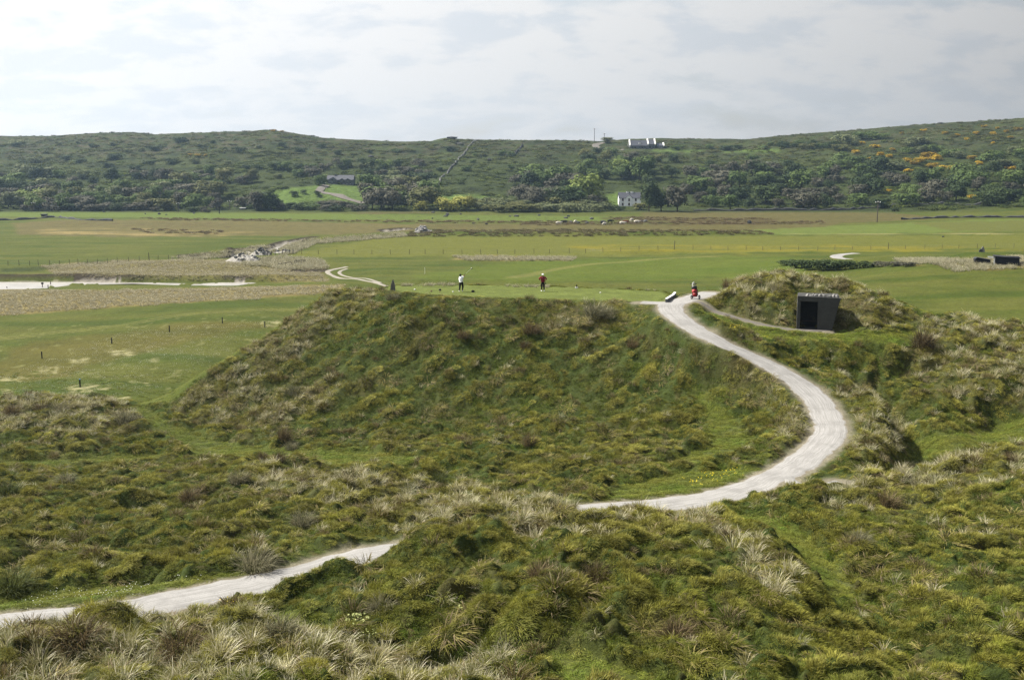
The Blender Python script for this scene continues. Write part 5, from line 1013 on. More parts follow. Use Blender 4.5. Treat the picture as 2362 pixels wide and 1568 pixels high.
def plant(u, v, hpx, kind, area, wr=1.0, form='tree', label=None, loc=None):
    x, y, z = loc or on_ground(u, v, 420, 1000); h_ = hpx*y/FPX*1.0; i = rnd.randrange(4) if (form == 'tree' and h_ > 6.5 and wr < 1.15) else rnd.randrange(4, 8); 
    if kind == 'gorse' or form == 'bush': i = rnd.randrange(4, 8)
    t_ = empty({'tree': 'tree', 'bush': 'shrub', 'gorse': 'gorse_bush'}[form], (x, y, z - .1), rnd.random()*6.28); t_.scale = (h_*wr*rnd.uniform(1.05, 1.35),)*2 + (h_*1.05,)
    link('crown', crown_of(kind, i), t_); 
    if form == 'tree': link('trunk', TRUNKM[i], t_)
    t_['category'] = {'tree': 'tree', 'bush': 'shrub', 'gorse': 'gorse bush'}[form]
    if label: t_['label'] = label; t_['group'] = area
    else: SCRUB.append((t_, u, y, kind, area, form))
    return t_
# trees one can pick out
for u, v, h_, k, wr, lb in [
 (1345, 470, 66, 'bright', .95, 'large bright green tree left of the white cottage'), (1318, 474, 44, 'green', 1.0, 'round green tree at the left foot of the large bright one'), (1372, 477, 30, 'bare', 1.2, 'brownish round tree between the large bright tree and the cottage'),
 (1497, 488, 66, 'dark', .62, 'tall ivy-dark tree hiding the right end of the white cottage'), (1525, 487, 48, 'dark', .9, 'dark tree just right of the tall ivy tree by the cottage'), (1562, 489, 58, 'bare', .7, 'tall half bare tree standing alone right of the cottage'),
 (1473, 484, 18, 'olive', 1.3, 'low olive bush in front of the right half of the cottage'), (1430, 486, 12, 'dark', 1.3, 'small dark bush left in front of the white cottage'), (1407, 484, 14, 'green', 1.3, 'little green bush at the cottage drive'),
 (625, 486, 42, 'dark', .7, 'dark tree on the lower edge of the green knoll'), (592, 486, 44, 'bare', .9, 'thin grey tree on the green knoll left of the dark one'), (560, 480, 30, 'bare', 1.0, 'small bare tree on the left shoulder of the green knoll'),
 (680, 455, 16, 'dark', 1.0, 'small dark bush standing alone on the green knoll'), (700, 448, 12, 'dark', .9, 'little bent thorn tree on top of the green knoll'), (733, 452, 14, 'dark', .9, 'small dark tree beside the drive on the knoll'),
 (1042, 487, 36, 'yellow', 1.3, 'yellow-green round tree at the edge of the rocky pasture'), (1083, 486, 34, 'yellow', .7, 'slim yellow-green tree at the left end of the willow thicket'), (972, 486, 26, 'yellow', .9, 'small yellow leaved tree at the foot of the wood'),
 (1075, 484, 30, 'dark', 1.0, 'dark tree between the two yellow-green ones'), (1440, 408, 38, 'bright', 1.1, 'bright crowned tree high above the white cottage'), (1475, 415, 52, 'green', 1.0, 'big green tree on the slope above the cottage chimneys'), (1500, 398, 36, 'dark', 1.0, 'dark rounded tree up right of the big slope tree'),
 (855, 425, 22, 'green', 1.6, 'broad green bush beside the grey house'), (905, 427, 26, 'willow', 1.5, 'pale willowy bush midway between grey house and glasshouse'), (968, 430, 36, 'dark', 1.3, 'dark spreading tree behind the glasshouse'), (736, 428, 26, 'green', .9, 'green tree at the left gable of the grey house'),
 (110, 478, 38, 'bright', 1.4, 'broad bright green tree at the front left of the wood'), (70, 470, 36, 'bright', 1.3, 'bright green crown at the far left above the pasture'), (205, 474, 34, 'green', 1.4, 'wide green tree right of the broad bright one'),
 (1735, 378, 22, 'green', 1.1, 'round dark bush alone on the open hillside at the right'), (1640, 385, 18, 'dark', 1.1, 'dark bush low on the open hillside'), (1895, 468, 24, 'dark', 1.2, 'bush just left of the pole on the right hand wood edge'),
 (2065, 488, 9, 'dark', 1.6, 'low bush on the grassy bank below the right wood'), (1400, 330, 14, 'olive', 1.3, 'round bush beside the hill road on the skyline')]:
    plant(u, v, h_, k, 'hillside trees', wr, 'tree' if h_ > 20 else 'bush', lb)
GORSE = [(2140, 365, 16), (2158, 368, 14), (2125, 372, 10), (2095, 372, 10), (2110, 378, 9), (2150, 385, 11), (2030, 358, 9), (2050, 362, 8), (2010, 368, 7), (2180, 392, 12), (2200, 388, 9), (2095, 395, 8), (2260, 378, 9), (2240, 366, 9), (2080, 308, 8), (2130, 302, 9), (2180, 308, 10), (2210, 312, 9), (2250, 308, 10), (2290, 310, 11), (2320, 304, 10), (2350, 300, 12), (2380, 306, 12), (2300, 296, 8), (2270, 292, 8), (2230, 322, 9), (2330, 318, 9), (2290, 330, 8),
                 (1990, 330, 9), (2020, 340, 8), (1975, 352, 8), (2060, 346, 7), (2330, 390, 8), (2240, 455, 8), (2050, 440, 6)]
# woods, area by area: name, corners (u0,u1,v0,v1), how many, height range in px, kinds
AREAS = [
 ('lower left wood', -60, 560, 458, 488, 52, 24, 40, 'green olive bare green willow dark bare', 'tree'), ('upper left wood', -60, 520, 405, 455, 42, 18, 32, 'dark green willow green bare', 'tree'),
 ('wood left of the knoll', 380, 620, 420, 470, 30, 22, 40, 'bare olive bare green bare', 'tree'), ('wood behind the grey house', 620, 1000, 380, 425, 26, 14, 26, 'green bare willow dark', 'tree'),
 ('tall wood below the glasshouse', 800, 1000, 445, 487, 24, 30, 50, 'olive bare green bare', 'tree'), ('wood left of the cottage', 1190, 1330, 420, 482, 22, 26, 44, 'bare dark bare green', 'tree'),
 ('slope above the cottage', 1340, 1560, 350, 425, 26, 18, 34, 'green bare dark olive', 'tree'), ('wood right of the cottage', 1570, 1960, 400, 486, 44, 22, 42, 'dark bare bare green bare dark', 'tree'),
 ('right hand wood', 1960, 2440, 395, 482, 60, 24, 44, 'dark green dark green bare', 'tree'), ('right hand slope', 1900, 2440, 318, 395, 50, 14, 28, 'green dark green willow', 'bush'),
 ('bushes under the knoll', 560, 850, 474, 490, 20, 12, 19, 'dark green bare dark', 'bush'),
 ('skyline scrub', 1530, 1960, 325, 352, 26, 9, 20, 'green dark olive', 'bush'), ('willow thicket', 1085, 1400, 472, 492, 30, 16, 26, 'willow willow willow olive', 'bush'),
 ('hedge before the left wood', 60, 330, 482, 489, 12, 14, 22, 'bare bare dark', 'bush'), ('scrub under the left wood', 330, 620, 478, 492, 14, 9, 15, 'dark bare', 'bush'), ('open hill', 600, 1250, 335, 400, 22, 7, 14, 'dark green dark', 'bush'), ('left hill top', 0, 620, 325, 400, 30, 8, 16, 'dark willow dark', 'bush')]
for nm, u0, u1, v0, v1, n_, h0, h1_, ks, form in AREAS:
    ks = ks.split(); rows = max(1, int(math.sqrt(n_*(v1 - v0)*2.2/(u1 - u0)))); per = math.ceil(n_/rows)
    for j in range(rows):
        for i in range(per):
            u = u0 + (u1 - u0)*(i + .5 + rnd.uniform(-.42, .42) + .5*(j % 2))/(per + .5); v = v0 + (v1 - v0)*(j + .5 + rnd.uniform(-.4, .4))/rows
            if 735 < u < 835 and 405 < v < 440 or 1425 < u < 1485 and v > 425 or 560 < u < 800 and 425 < v < 472: continue
            if 1440 < u < 1545 and v < 352 and v > 335: continue
            hh_ = rnd.uniform(h0, h1_)
            if v - hh_*1.15 < float(np.interp(u, SKY_U, SKY_V)) + 3 or (1425 < u < 1560 and v > 344 and v - hh_*1.15 < 347) or (520 < u < 845 and v > 426 and nm != 'bushes under the knoll') or any(abs(u - g_[0]) < 24 and -4 < v - g_[1] < 30 for g_ in GORSE): continue
            plant(u, v, hh_, rnd.choice(ks), nm, rnd.uniform(.85, 1.25) if form == 'tree' else rnd.uniform(1.1, 1.9), form)
for u, v, h_ in GORSE:
    plant(u, v + 2, h_*(1.15 if v > 335 else .75), 'gorse', 'right hand slope', 1.5 if v > 335 else 1.4, 'gorse')
for u, v, h_ in [(440, 358, 8), (458, 359, 9), (474, 358, 7), (630, 302, 6), (650, 303, 6)]: plant(u, v + 2, h_*.8, 'gorse', 'left hill top', 1.5, 'gorse')
ORD = 'first second third fourth fifth sixth seventh eighth ninth tenth eleventh twelfth thirteenth fourteenth fifteenth sixteenth seventeenth eighteenth nineteenth twentieth'.split()
def label_rows():
    by = {}
    for r_ in SCRUB: by.setdefault(r_[4], []).append(r_)
    for area, rs in by.items():
        ys = sorted(r_[2] for r_ in rs); q1_, q2_ = ys[len(ys)//3], ys[2*len(ys)//3]; cells = {}
        for r_ in rs:
            row = 'lower' if r_[2] <= q1_ else ('middle' if r_[2] <= q2_ else 'upper'); cells.setdefault((r_[5], r_[3], row if len(rs) > 8 else ''), []).append(r_)
        for (form, kd, row), ms in cells.items():
            ms.sort(key=lambda r_: r_[1]); word = {'tree': 'tree', 'bush': 'bush', 'gorse': 'gorse bush'}[form]
            for i, r_ in enumerate(ms):
                od = '' if len(ms) == 1 else ORD[min(i, 19)] + ' '; tail = ' in' if len(ms) == 1 else ' from the left,'; pl = (row + ' row, ' if row else '') + area
                r_[0]['label'] = '%s%s %s%s %s' % (od, KIND[kd][1], word, tail, pl); r_[0]['group'] = '%s of the %s' % ({'tree': 'trees', 'bush': 'bushes', 'gorse': 'gorse bushes'}[form], area)
label_rows()
# dark bushes on the links and low scrub on the hills
for i, (u, v, h_, w_) in enumerate([(1815, 612, 15, 3.2), (1840, 618, 22, 2.6), (1868, 622, 27, 2.4), (1893, 624, 30, 2.2), (1920, 624, 28, 2.2), (1948, 621, 24, 2.4), (1975, 619, 20, 2.6), (2005, 617, 17, 2.8), (2035, 615, 15, 2.8), (2062, 614, 14, 3.0), (2095, 615, 13, 3.0)]):
    plant(u, v, h_, 'dark' if i < 8 else 'bare', 'dark thorn bushes on the links', w_*.62, 'bush', ORD[i] + (' dark thorn bush' if i < 8 else ' brownish thorn bush') + ' from the left in the row behind the shelter mound', on_ground(u, v, 130, 300))
MB_SC = [crown_mesh('scrub_clump', [((0, 0, .30), (.5, .5, .38)), ((.3, .15, .22), (.3, .3, .26)), ((-.28, .2, .25), (.3, .3, .3))], 260, .085, 700 + i) for i in range(4)]
M_SCR = grass_mat('scrub_leaves', (.10, .11, .05), .2, 0, .8, .05, .2)
P_SCR = protos('scrub_clump', MB_SC, M_SCR)
p = sample(486, 900, lambda Y: .12, .56); u, v = project(p[:, 0], p[:, 1], H(p[:, 0], p[:, 1])); hl = H(p[:, 0], p[:, 1])
nn = fbm(p[:, 0]/45, p[:, 1]/30, 3, 801); n2_ = fbm(p[:, 0]/12, p[:, 1]/12, 2, 803); m = (hl > .6) & (rng.random(len(p)) < np.clip(.32 + .9*nn + .8*n2_, .02, 1))
for q_ in [[(530,482),(600,448),(680,430),(760,424),(835,428),(850,470),(760,464),(700,468),(600,484)], [(1000,457),(1060,448),(1160,458),(1010,468)], [(1430,345),(1560,340),(1560,352),(1400,352)], [(1365,325),(1450,335),(1440,350),(1370,345)], [(1415,482),(1395,455),(1430,440),(1490,440),(1490,488)]]: m &= ~inpoly(u, v, q_)
p = p[m]; k = len(p); yy = p[:, 1]; warm = sstep(600, 820, yy)[:, None]*.6 + .4*rng.random((k, 1)); gc = C(.060, .085, .032)*(1 - warm) + C(.095, .088, .052)*warm; pk = rng.random(k) < .18; gc[pk] = C(.10, .125, .045); gc *= .7 + .6*rng.random((k, 1)); s = (1.2 + 2.6*rng.random(k)**2)*(1 - .35*sstep(780, 860, yy))
scatter('hill_scrub', np.column_stack([p, H(p[:, 0], p[:, 1]) - .2]), rots(k, .05), np.stack([s*1.7, s*1.5, s*.62], 1), gc*1.15, rng.integers(0, 4, k), P_SCR)
# ------------------------------------------------------------------ houses on the hill
def gable_roof(w_, d_, e, rdg, ov=.25, th=.12, base=0):
    """two slopes over a box w_ x d_ (ridge along x) from eave height e to rdg"""
    m_ = MB(); m_.prism([(-ov, e - ov*(rdg - e)/(d_/2)), (d_/2, rdg), (d_ + ov, e - ov*(rdg - e)/(d_/2)), (d_ + ov, e + th - ov*(rdg - e)/(d_/2)), (d_/2, rdg + th), (-ov, e + th - ov*(rdg - e)/(d_/2))], (base - ov, base + w_ + ov), 'x'); return m_
def window(parent, x, z, w_, h_, y=0, fm=None, name='window'):
    f_ = MB().box(x - w_/2, x + w_/2, y - .05, y + .02, z, z + .10).box(x - w_/2, x + w_/2, y - .05, y + .02, z + h_ - .1, z + h_).box(x - w_/2, x - w_/2 + .10, y - .05, y + .02, z + .1, z + h_ - .1).box(x + w_/2 - .1, x + w_/2, y - .05, y + .02, z + .1, z + h_ - .1).box(x - w_/2 + .1, x + w_/2 - .1, y - .04, y + .01, z + h_*.5 - .04, z + h_*.5 + .04).build(name, fm or M_FRAMER, parent)
    MB().box(x - w_/2 + .1, x + w_/2 - .1, y - .02, y + .0, z + .1, z + h_*.5 - .04).build('pane', M_GLASS, f_); MB().box(x - w_/2 + .1, x + w_/2 - .1, y - .02, y + .0, z + h_*.5 + .04, z + h_ - .1).build('pane', M_GLASS, f_)
    MB().box(x - w_/2 - .08, x + w_/2 + .08, y - .12, y - .003, z - .10, z - .01).build('sill', M_WHITEP, f_)
def site(u, v, Y=None): return on_ground(u, v, 430, 900) if Y is None else pos(u, v, Y)
M_RENDER = mat('white_render', .85, .15, (.86, .88, .90), noise=[(.5, .08), (3, .05)])
x, y, z = site(1452, 476); kx = y/FPX; y -= 0; cw = 47*kx + .5; Hc = empty('white_cottage', (pos(1428, 476, y)[0], y, z), 0, 'two storey white cottage with slate roof and central gable at the foot of the hill', 'house')
MB().box(0, cw, 0, 6.2, -1.6, 19*kx).prism([(0, 19*kx), (6.2, 19*kx), (3.1, 30*kx)], (0, cw), 'x').build('wall', M_RENDER, Hc); MB().box(-.05, cw + .05, -.06, -.001, -1.6, -.15).build('plinth', M_DARK, Hc)
rf = gable_roof(cw, 6.2, 19*kx, 31*kx).build('roof', M_SLATE, Hc)
cxg = 22.5*kx; MB().prism([(cxg - 6.5*kx, -1.55), (cxg + 6.5*kx, -1.55), (cxg + 6.5*kx, 20*kx), (cxg, 26*kx), (cxg - 6.5*kx, 20*kx)], (-.35, 2.2)).build('gable_front', M_RENDER, Hc)
gr = MB(); 
for sg in (-1, 1): gr.prism([(cxg + sg*7.2*kx, 19.6*kx), (cxg, 26.2*kx), (cxg, 27.0*kx), (cxg + sg*7.2*kx, 20.4*kx)], (-.5, 2.4))
gr.build('gable_roof', M_SLATE, Hc)
for cx2 in (20.5*kx, 31*kx): c_ = MB().box(cx2 - .5, cx2 + .5, 2.6, 3.6, 29*kx, 33.2*kx).build('chimney', M_RENDER, rf); MB().box(cx2 - .58, cx2 + .58, 2.52, 3.68, 33.2*kx, 33.9*kx).build('chimney_cap', M_STONE, rf)
for xi, yo in ((8.2, 0), (22.5, -.35), (38, 0)):
    for zi in (11.6, 1.6): window(Hc, xi*kx, zi*kx, 3.9*kx, 6.2*kx, yo)
# grey stone house with two gables
x, y, z = site(785, 425); kx = y/FPX; Hg = empty('grey_house', (pos(754, 425, y)[0], y, z - .3), 0, 'dark grey stone house with slate roof and pointed dormers on the green knoll', 'house')
MB().box(0, 60*kx, 0, 7.5, -1, 11*kx).prism([(0, 11*kx), (7.5, 11*kx), (3.75, 20*kx)], (0, 60*kx), 'x').build('wall', M_GREYW, Hg)
r1 = MB(); rg = gable_roof(34*kx, 7.5, 11*kx, 21*kx, base=26*kx).build('roof', M_SLATE, Hg); gable_roof(24*kx, 7.5, 11*kx, 20.5*kx, base=0).build('roof', M_SLATE, Hg)
MB().prism([(3*kx, -1), (25*kx, -1), (25*kx, 9*kx), (16*kx, 16*kx), (3*kx, 10*kx)], (-1.8, -.003)).build('gable_front', M_GREYW, Hg)
g_ = MB(); g_.prism([(2*kx, 9.4*kx), (16*kx, 16.2*kx), (16*kx, 17.2*kx), (2*kx, 10.4*kx)], (-2.1, 3)).prism([(26*kx, 8.4*kx), (16*kx, 16.2*kx), (16*kx, 17.2*kx), (26*kx, 9.4*kx)], (-2.1, 3)); g_.build('gable_roof', M_SLATE, Hg)
for dxm in (35, 48): MB().prism([(dxm*kx - 1.3, 8*kx), (dxm*kx + 1.3, 8*kx), (dxm*kx + 1.3, 11.5*kx), (dxm*kx, 14.5*kx), (dxm*kx - 1.3, 11.5*kx)], (-.25, 2.5)).build('dormer', M_GREYW, Hg)
MB().box(18*kx - .5, 18*kx + .5, 3.2, 4.2, 19*kx, 23*kx).build('chimney', M_GREYW, rg)
for xi, zi, yo in ((9, 2, -1.8), (18, 2, -1.8), (13.5, 8, -1.8), (31, 2, 0), (38, 2, 0), (46, 2, 0), (54, 2, 0), (35, 8.3, -.25), (48, 8.3, -.25)): window(Hg, xi*kx, zi*kx, 2.6*kx, 4.2*kx, yo, M_GREYW)
# long house on the hill with white verges
x, y, z = site(1490, 344); kx = y/FPX; Hh = empty('hill_house', (pos(1453, 344, y)[0], y, z - .5), 0, 'long slate roofed house with white gable verges high on the skyline', 'house')
def wing(x0, x1, dep, e, rg_, y0, vl=True, vr=True):
    p_ = x1 - x0; MB().box(x0*kx, x1*kx, y0, y0 + dep, -2, e*kx).prism([(y0, e*kx), (y0 + dep, e*kx), (y0 + dep/2, rg_*kx)], (x0*kx, x1*kx), 'x').build('wall', M_GREYW, Hh)
    r_ = gable_roof(p_*kx, dep, e*kx, rg_*kx, .2, .15, x0*kx); r_.v = [(a, b + y0, c) for a, b, c in r_.v]; ro = r_.build('roof', M_SLATE, Hh)
    for ok, xx in ((vl, x0), (vr, x1)):
        if ok: MB().prism([(y0 - .35, e*kx - .3), (y0 + dep/2, rg_*kx + .1), (y0 + dep + .35, e*kx - .3), (y0 + dep + .35, e*kx + .4), (y0 + dep/2, rg_*kx + .75), (y0 - .35, e*kx + .4)], (xx*kx - .45, xx*kx + .45), 'x').build('white_verge', M_WHITEP, Hh)
    return ro
wing(0, 41, 9, 9, 21, 0, True, False); wing(41, 57, 10.5, 12, 23, -.6); wing(62, 77, 7, 8.5, 14, .5, False, True); MB().box(57*kx + .5, 62*kx, .6, 6, -2, 8*kx).build('link_wall', M_GREYW, Hh)
for xi in (6, 12, 22, 28, 34): window(Hh, xi*kx, 2.2*kx, 3*kx, 4.5*kx, 0, M_BLKPL)
for xi in (45, 52): window(Hh, xi*kx, 2.5*kx, 3*kx, 6*kx, -.6, M_BLKPL)
for xi in (67, 71.5): window(Hh, xi*kx, 2.2*kx, 2.6*kx, 4.2*kx, .5, M_WHITEP)
for xi in (21, 24): MB().box(xi*kx - .3, xi*kx + .5, 1.2, 2.2, 12.2*kx, 12.2*kx + 1.0).build('skylight', M_WHITEP, Hh)
# small dome shaped glasshouse
x, y, z = site(941, 422); kx = y/FPX; Dg = empty('glasshouse', (x, y, z), 0, 'small white domed glasshouse among the bushes right of the grey house', 'glasshouse'); w2 = 10*kx
for i in range(5): a0, a1 = math.pi*i/5, math.pi*(i + 1)/5; MB().prism([(w2*math.cos(a0)*.5*2*.5, 10*kx*math.sin(a0)*.9), (w2*math.cos(a1)*.5, 10*kx*math.sin(a1)*.9), (w2*math.cos(a1)*.47, 10*kx*math.sin(a1)*.86), (w2*math.cos(a0)*.47, 10*kx*math.sin(a0)*.86)], (0, 4)).build('panel', mat('milky_plastic', .35, .4, (.70, .74, .78)) if i == 0 else bpy.data.materials['milky_plastic'], Dg)
MB().prism([(-w2*.46, 0), (w2*.46, 0), (w2*.37, 5*kx), (w2*.15, 8.2*kx), (-w2*.15, 8.2*kx), (-w2*.37, 5*kx)], (.1, .2)).build('end_panel', bpy.data.materials['milky_plastic'], Dg)
for u, v, w_, h_, lb, mm in [(559, 484, 12, 4.5, 'low pale roofed shed under the green knoll', M_WHITEP), (747, 424, 7, 5, 'white lattice gate frame left of the grey house', M_WHITEP), (100, 500, 10, 6, 'dark square cattle feeder alone on the bright pasture at the left', M_FRAMER)]:
    x, y, z = site(u, v, None) if v < 490 else on_ground(u, v, 380, 520); kx = y/FPX; s_ = empty({559: 'shed', 747: 'gate_frame', 100: 'cattle_feeder'}[u], (x, y, z), 0, lb, {559: 'shed', 747: 'gate', 100: 'feeder'}[u]); w2 = w_*kx/2
    if u == 747:
        for xx in (-w2, 0, w2): MB().box(xx - .1, xx + .1, 0, .15, 0, h_*kx).build('post', mm, s_)
        MB().box(-w2, w2, .01, .12, h_*kx*.8, h_*kx*.95).build('rail', mm, s_)
    else: MB().box(-w2, w2, 0, 2, -.3, h_*kx*.7).build('wall', M_WOOD if u == 100 else M_GREYW, s_); MB().box(-w2 - .2, w2 + .2, -.2, 2.2, h_*kx*.7, h_*kx).build('roof', M_DARKROCK if u == 100 else mm, s_)
# poles
for u, v, h_, arm, lb in [(1371, 322, 29, 1, 'tall utility pole standing against the sky left of the hill house'), (1394, 324, 19, 1, 'shorter utility pole by the hill road on the skyline'), (506, 493, 25, 0, 'dark utility pole at the edge of the pasture below the wood'), (412, 489, 20, 1, 'pale utility pole in front of the left wood'), (530, 484, 20, 1, 'slim grey utility pole left of the knoll'), (78, 488, 20, 1, 'utility pole with white insulators at the far left'), (2023, 513, 47, 1, 'pale utility pole with a transformer in the reddish rushes at the right'), (568, 357, 0, 0, '')]:
    if not h_: continue
    x, y, z = on_ground(u, v, 380, 950); kx = y/FPX; p_ = empty('utility_pole', (x, y, z - .5), 0, lb, 'utility pole'); hh_ = h_*kx + .5; MB().tube([(0, 0, 0), (0, 0, hh_)], [.20, .14], 7).build('shaft', M_WOOD if u != 506 else M_POSTD, p_)
    if arm:
        MB().box(-.9, .9, -.08, .08, hh_ - .55, hh_ - .40).build('cross_arm', M_WOOD, p_)
        for xx in (-.8, 0, .8): MB().ball((xx, 0, hh_ - .2 + (.2 if xx == 0 else 0)), .16, (1, 1, 1.3), 6, 5).build('insulator', M_WHITEP, p_, 0, True)
    if u == 2023: MB().box(.2, .8, -.3, .3, hh_ - 2.2, hh_ - 1.2).build('transformer', M_GREYW, p_, .05)
# stone walls running up the hill, field wall below the wood
def rubble_wall(uvs, name, label, hgt=1.3, wd=.8, Y0=420, seed=1, m_=M_DARKROCK):
    P3 = spline([on_ground(u, v, Y0, 1000) for u, v in uvs], 2.2); o0 = P3[0]; V_ = []; F_ = []; r = random.Random(seed)
    for i, p_ in enumerate(P3):
        t_ = Vector(P3[min(i + 1, len(P3) - 1)] - P3[max(i - 1, 0)]); t_.z = 0; t_.normalize(); n_ = Vector((t_.y, -t_.x, 0)); z_ = Hs(p_[0], p_[1]); hh_ = hgt*r.uniform(.25, 1.25); o_ = Vector((p_[0] - o0[0], p_[1] - o0[1], z_ - o0[2])) + n_*r.uniform(-.15, .15)
        for a, b in ((-wd/2, -.5), (-wd*.35, hh_*.7), (-.05, hh_), (wd*.35, hh_*.75), (wd/2, -.5)): V_.append(tuple(o_ + n_*a + Vector((0, 0, b))))
    for i in range(len(P3) - 1):
        for j in range(4): a = i*5 + j; F_.append((a, a + 1, a + 6, a + 5))
    me = bpy.data.meshes.new(name); me.from_pydata(V_, [], F_); me.update(); w_ = empty(name, tuple(o0), 0, label, 'wall'); link('rubble', me, w_, m_)
    return w_
rubble_wall([(1015, 425), (1018, 410), (1040, 388), (1060, 365), (1072, 352), (1085, 335), (1102, 320)], 'stone_wall', 'grey stone wall climbing the hill to the skyline in the middle', 1.1, 1.0, seed=2, m_=M_STONE)
rubble_wall([(1186, 362), (1195, 348), (1205, 335)], 'stone_wall', 'short stone wall high on the hill right of the long climbing wall', 1.6, 1.1, seed=3)
rubble_wall([(1600, 487), (1700, 487), (1800, 486), (1900, 486), (1960, 484), (2040, 478), (2150, 472), (2270, 472)], 'stone_wall', 'long low wall along the foot of the right hand wood', 1.2, .9, seed=4)
rubble_wall([(-20, 509), (60, 507), (125, 502), (190, 508), (260, 510)], 'stone_wall', 'low tumbled wall along the edge of the bright left pasture', .8, .9, 380, 5)
rubble_wall([(2080, 507), (2180, 503), (2300, 502), (2400, 503)], 'stone_wall', 'dark hedge-topped wall under the grassy bank at far right', .9, 1.3, 400, 6)
# boulders in the pasture
BR = [rock_mesh('boulder', 60 + i, (1, .8, .8), 1) for i in range(5)]
def boulder(u, v, w_, h_, label, m_=M_DARKROCK, Y0=380, g='boulders in the rocky pasture', nm='boulder'):
    x, y, z = on_ground(u, v, Y0, 900); kx = y/FPX; me = BR[rnd.randrange(5)].copy(); me.name = nm; o = link(nm, me, mats=m_, label=label, cat='boulder', group=g, loc=(x, y, z + h_*kx*.25)); o.scale = (w_*kx/2, w_*kx/2.4, h_*kx*.75); o.rotation_euler[2] = rnd.uniform(-.4, .4); return o
for u, v, w_, h_, lb, m_ in [(1032, 497, 10, 9, 'upright block of grey rock by the yellow-green tree'), (1027, 500, 14, 5, 'low slab at the foot of the upright rock block'), (1190, 500, 16, 6, 'wide grey boulder below the left of the willow thicket'), (1176, 500, 8, 4, 'small boulder touching the wide grey one'), (1243, 498, 9, 5, 'pale topped boulder below the middle of the thicket'), (1311, 500, 10, 6, 'slanted pale boulder near the top of the pasture'), (1364, 506, 12, 7, 'dark rounded boulder right of centre in the pasture'), (1391, 516, 17, 12, 'largest dark boulder standing beside the cattle'), (1312, 503, 14, 5, 'low grey outcrop left of the dark rounded boulder'), (1317, 514, 10, 7, 'grey boulder behind the white lying cow'), (1334, 515, 10, 6, 'boulder in the middle of the row behind the cattle'), (1353, 515, 12, 5, 'low boulder at the right end of the row behind the cattle'), (1487, 512, 13, 7, 'dark boulder at the right end of the pasture'), (1122, 518, 10, 5, 'grey boulder low in the pasture at left'), (1092, 516, 9, 4, 'small flat boulder left of the low grey one'), (1102, 508, 9, 6, 'lone dark boulder in the middle of the left pasture'), (1016, 496, 6, 3, 'little pale boulder left of the upright block') if False else (1062, 495, 7, 4, 'little boulder by the hedge near the upright block'), (997, 505, 5, 4, 'tiny boulder on the left edge of the rocky pasture')] and [t + (M_DARKROCK if i % 3 else M_STONE,) for i, t in enumerate([(1032, 497, 10, 9, 'upright block of grey rock by the yellow-green tree'), (1027, 500, 14, 5, 'low slab at the foot of the upright rock block'), (1190, 500, 16, 6, 'wide grey boulder below the left of the willow thicket'), (1176, 500, 8, 4, 'small boulder touching the wide grey one'), (1243, 498, 9, 5, 'pale topped boulder below the middle of the thicket'), (1311, 500, 10, 6, 'slanted pale boulder near the top of the pasture'), (1364, 506, 12, 7, 'dark rounded boulder right of centre in the pasture'), (1391, 516, 17, 12, 'largest dark boulder standing beside the cattle'), (1305, 504, 14, 5, 'low grey outcrop left of the dark rounded boulder'), (1317, 514, 10, 7, 'grey boulder behind the white lying cow'), (1334, 515, 10, 6, 'boulder in the middle of the row behind the cattle'), (1353, 515, 12, 5, 'low boulder at the right end of the row behind the cattle'), (1487, 512, 13, 7, 'dark boulder at the right end of the pasture'), (1122, 518, 10, 5, 'grey boulder low in the pasture at left'), (1092, 516, 9, 4, 'small flat boulder left of the low grey one'), (1102, 508, 9, 6, 'lone dark boulder in the middle of the left pasture'), (1062, 495, 7, 4, 'little boulder by the hedge near the upright block'), (997, 505, 5, 4, 'tiny boulder on the left edge of the rocky pasture')])]:
    boulder(u, v, w_, h_, lb, m_)
for u, v, w_, h_, lb in [(1728, 516, 14, 11, 'dark pointed rock alone in the reddish rushes at the right'), (1480, 512, 8, 4, 'small rock at the edge of the reddish rushes') , (240, 490, 8, 4, 'pale stone at the top edge of the left pasture'), (367, 495, 9, 6, 'round dark bushy rock on the left pasture'), (335, 494, 5, 4, 'small dark rock left of the round one on the pasture'), (383, 496, 6, 3, 'small flat rock right of the round one on the pasture'), (447, 493, 7, 5, 'grey rock near the right end of the left pasture'), (998, 491, 12, 4, 'flat pale rock where the left pasture meets brown rushes'), (2175, 547, 8, 4, 'grey stone in the hay field at the right')]:
    boulder(u, v, w_, h_, lb, M_DARKROCK, 300, 'rocks on the plain', 'rock')
for i, (u, v, w_, h_, lb) in enumerate([(258, 304, 5, 5, 'upright rock on the skyline at the left'), (630, 299, 20, 5, 'rock outcrop crowning the highest left hill'), (1042, 318, 34, 6, 'broad craggy outcrop on the skyline at the top of the long wall'), (1128, 372, 14, 9, 'dark crag on the open hillside in the middle'), (2167, 281, 18, 4, 'flat rock slab on the right skyline'), (1948, 296, 10, 3, 'small crag on the right skyline'), (1060, 334, 26, 7, 'dark outcrop left of the long climbing wall'), (855, 362, 18, 5, 'rocky ledge on the hill above the grey house'), (1768, 378, 14, 6, 'pale rock on the open right hillside'), (1648, 382, 7, 4, 'small pale rock on the lower right hillside'), (1230, 392, 20, 7, 'dark ledge on the hillside above the thicket')]):
    boulder(u, v, w_, h_, lb, M_PALESTONE if i in (8, 9) else M_DARKROCK, 600, 'crags on the hill', 'crag')
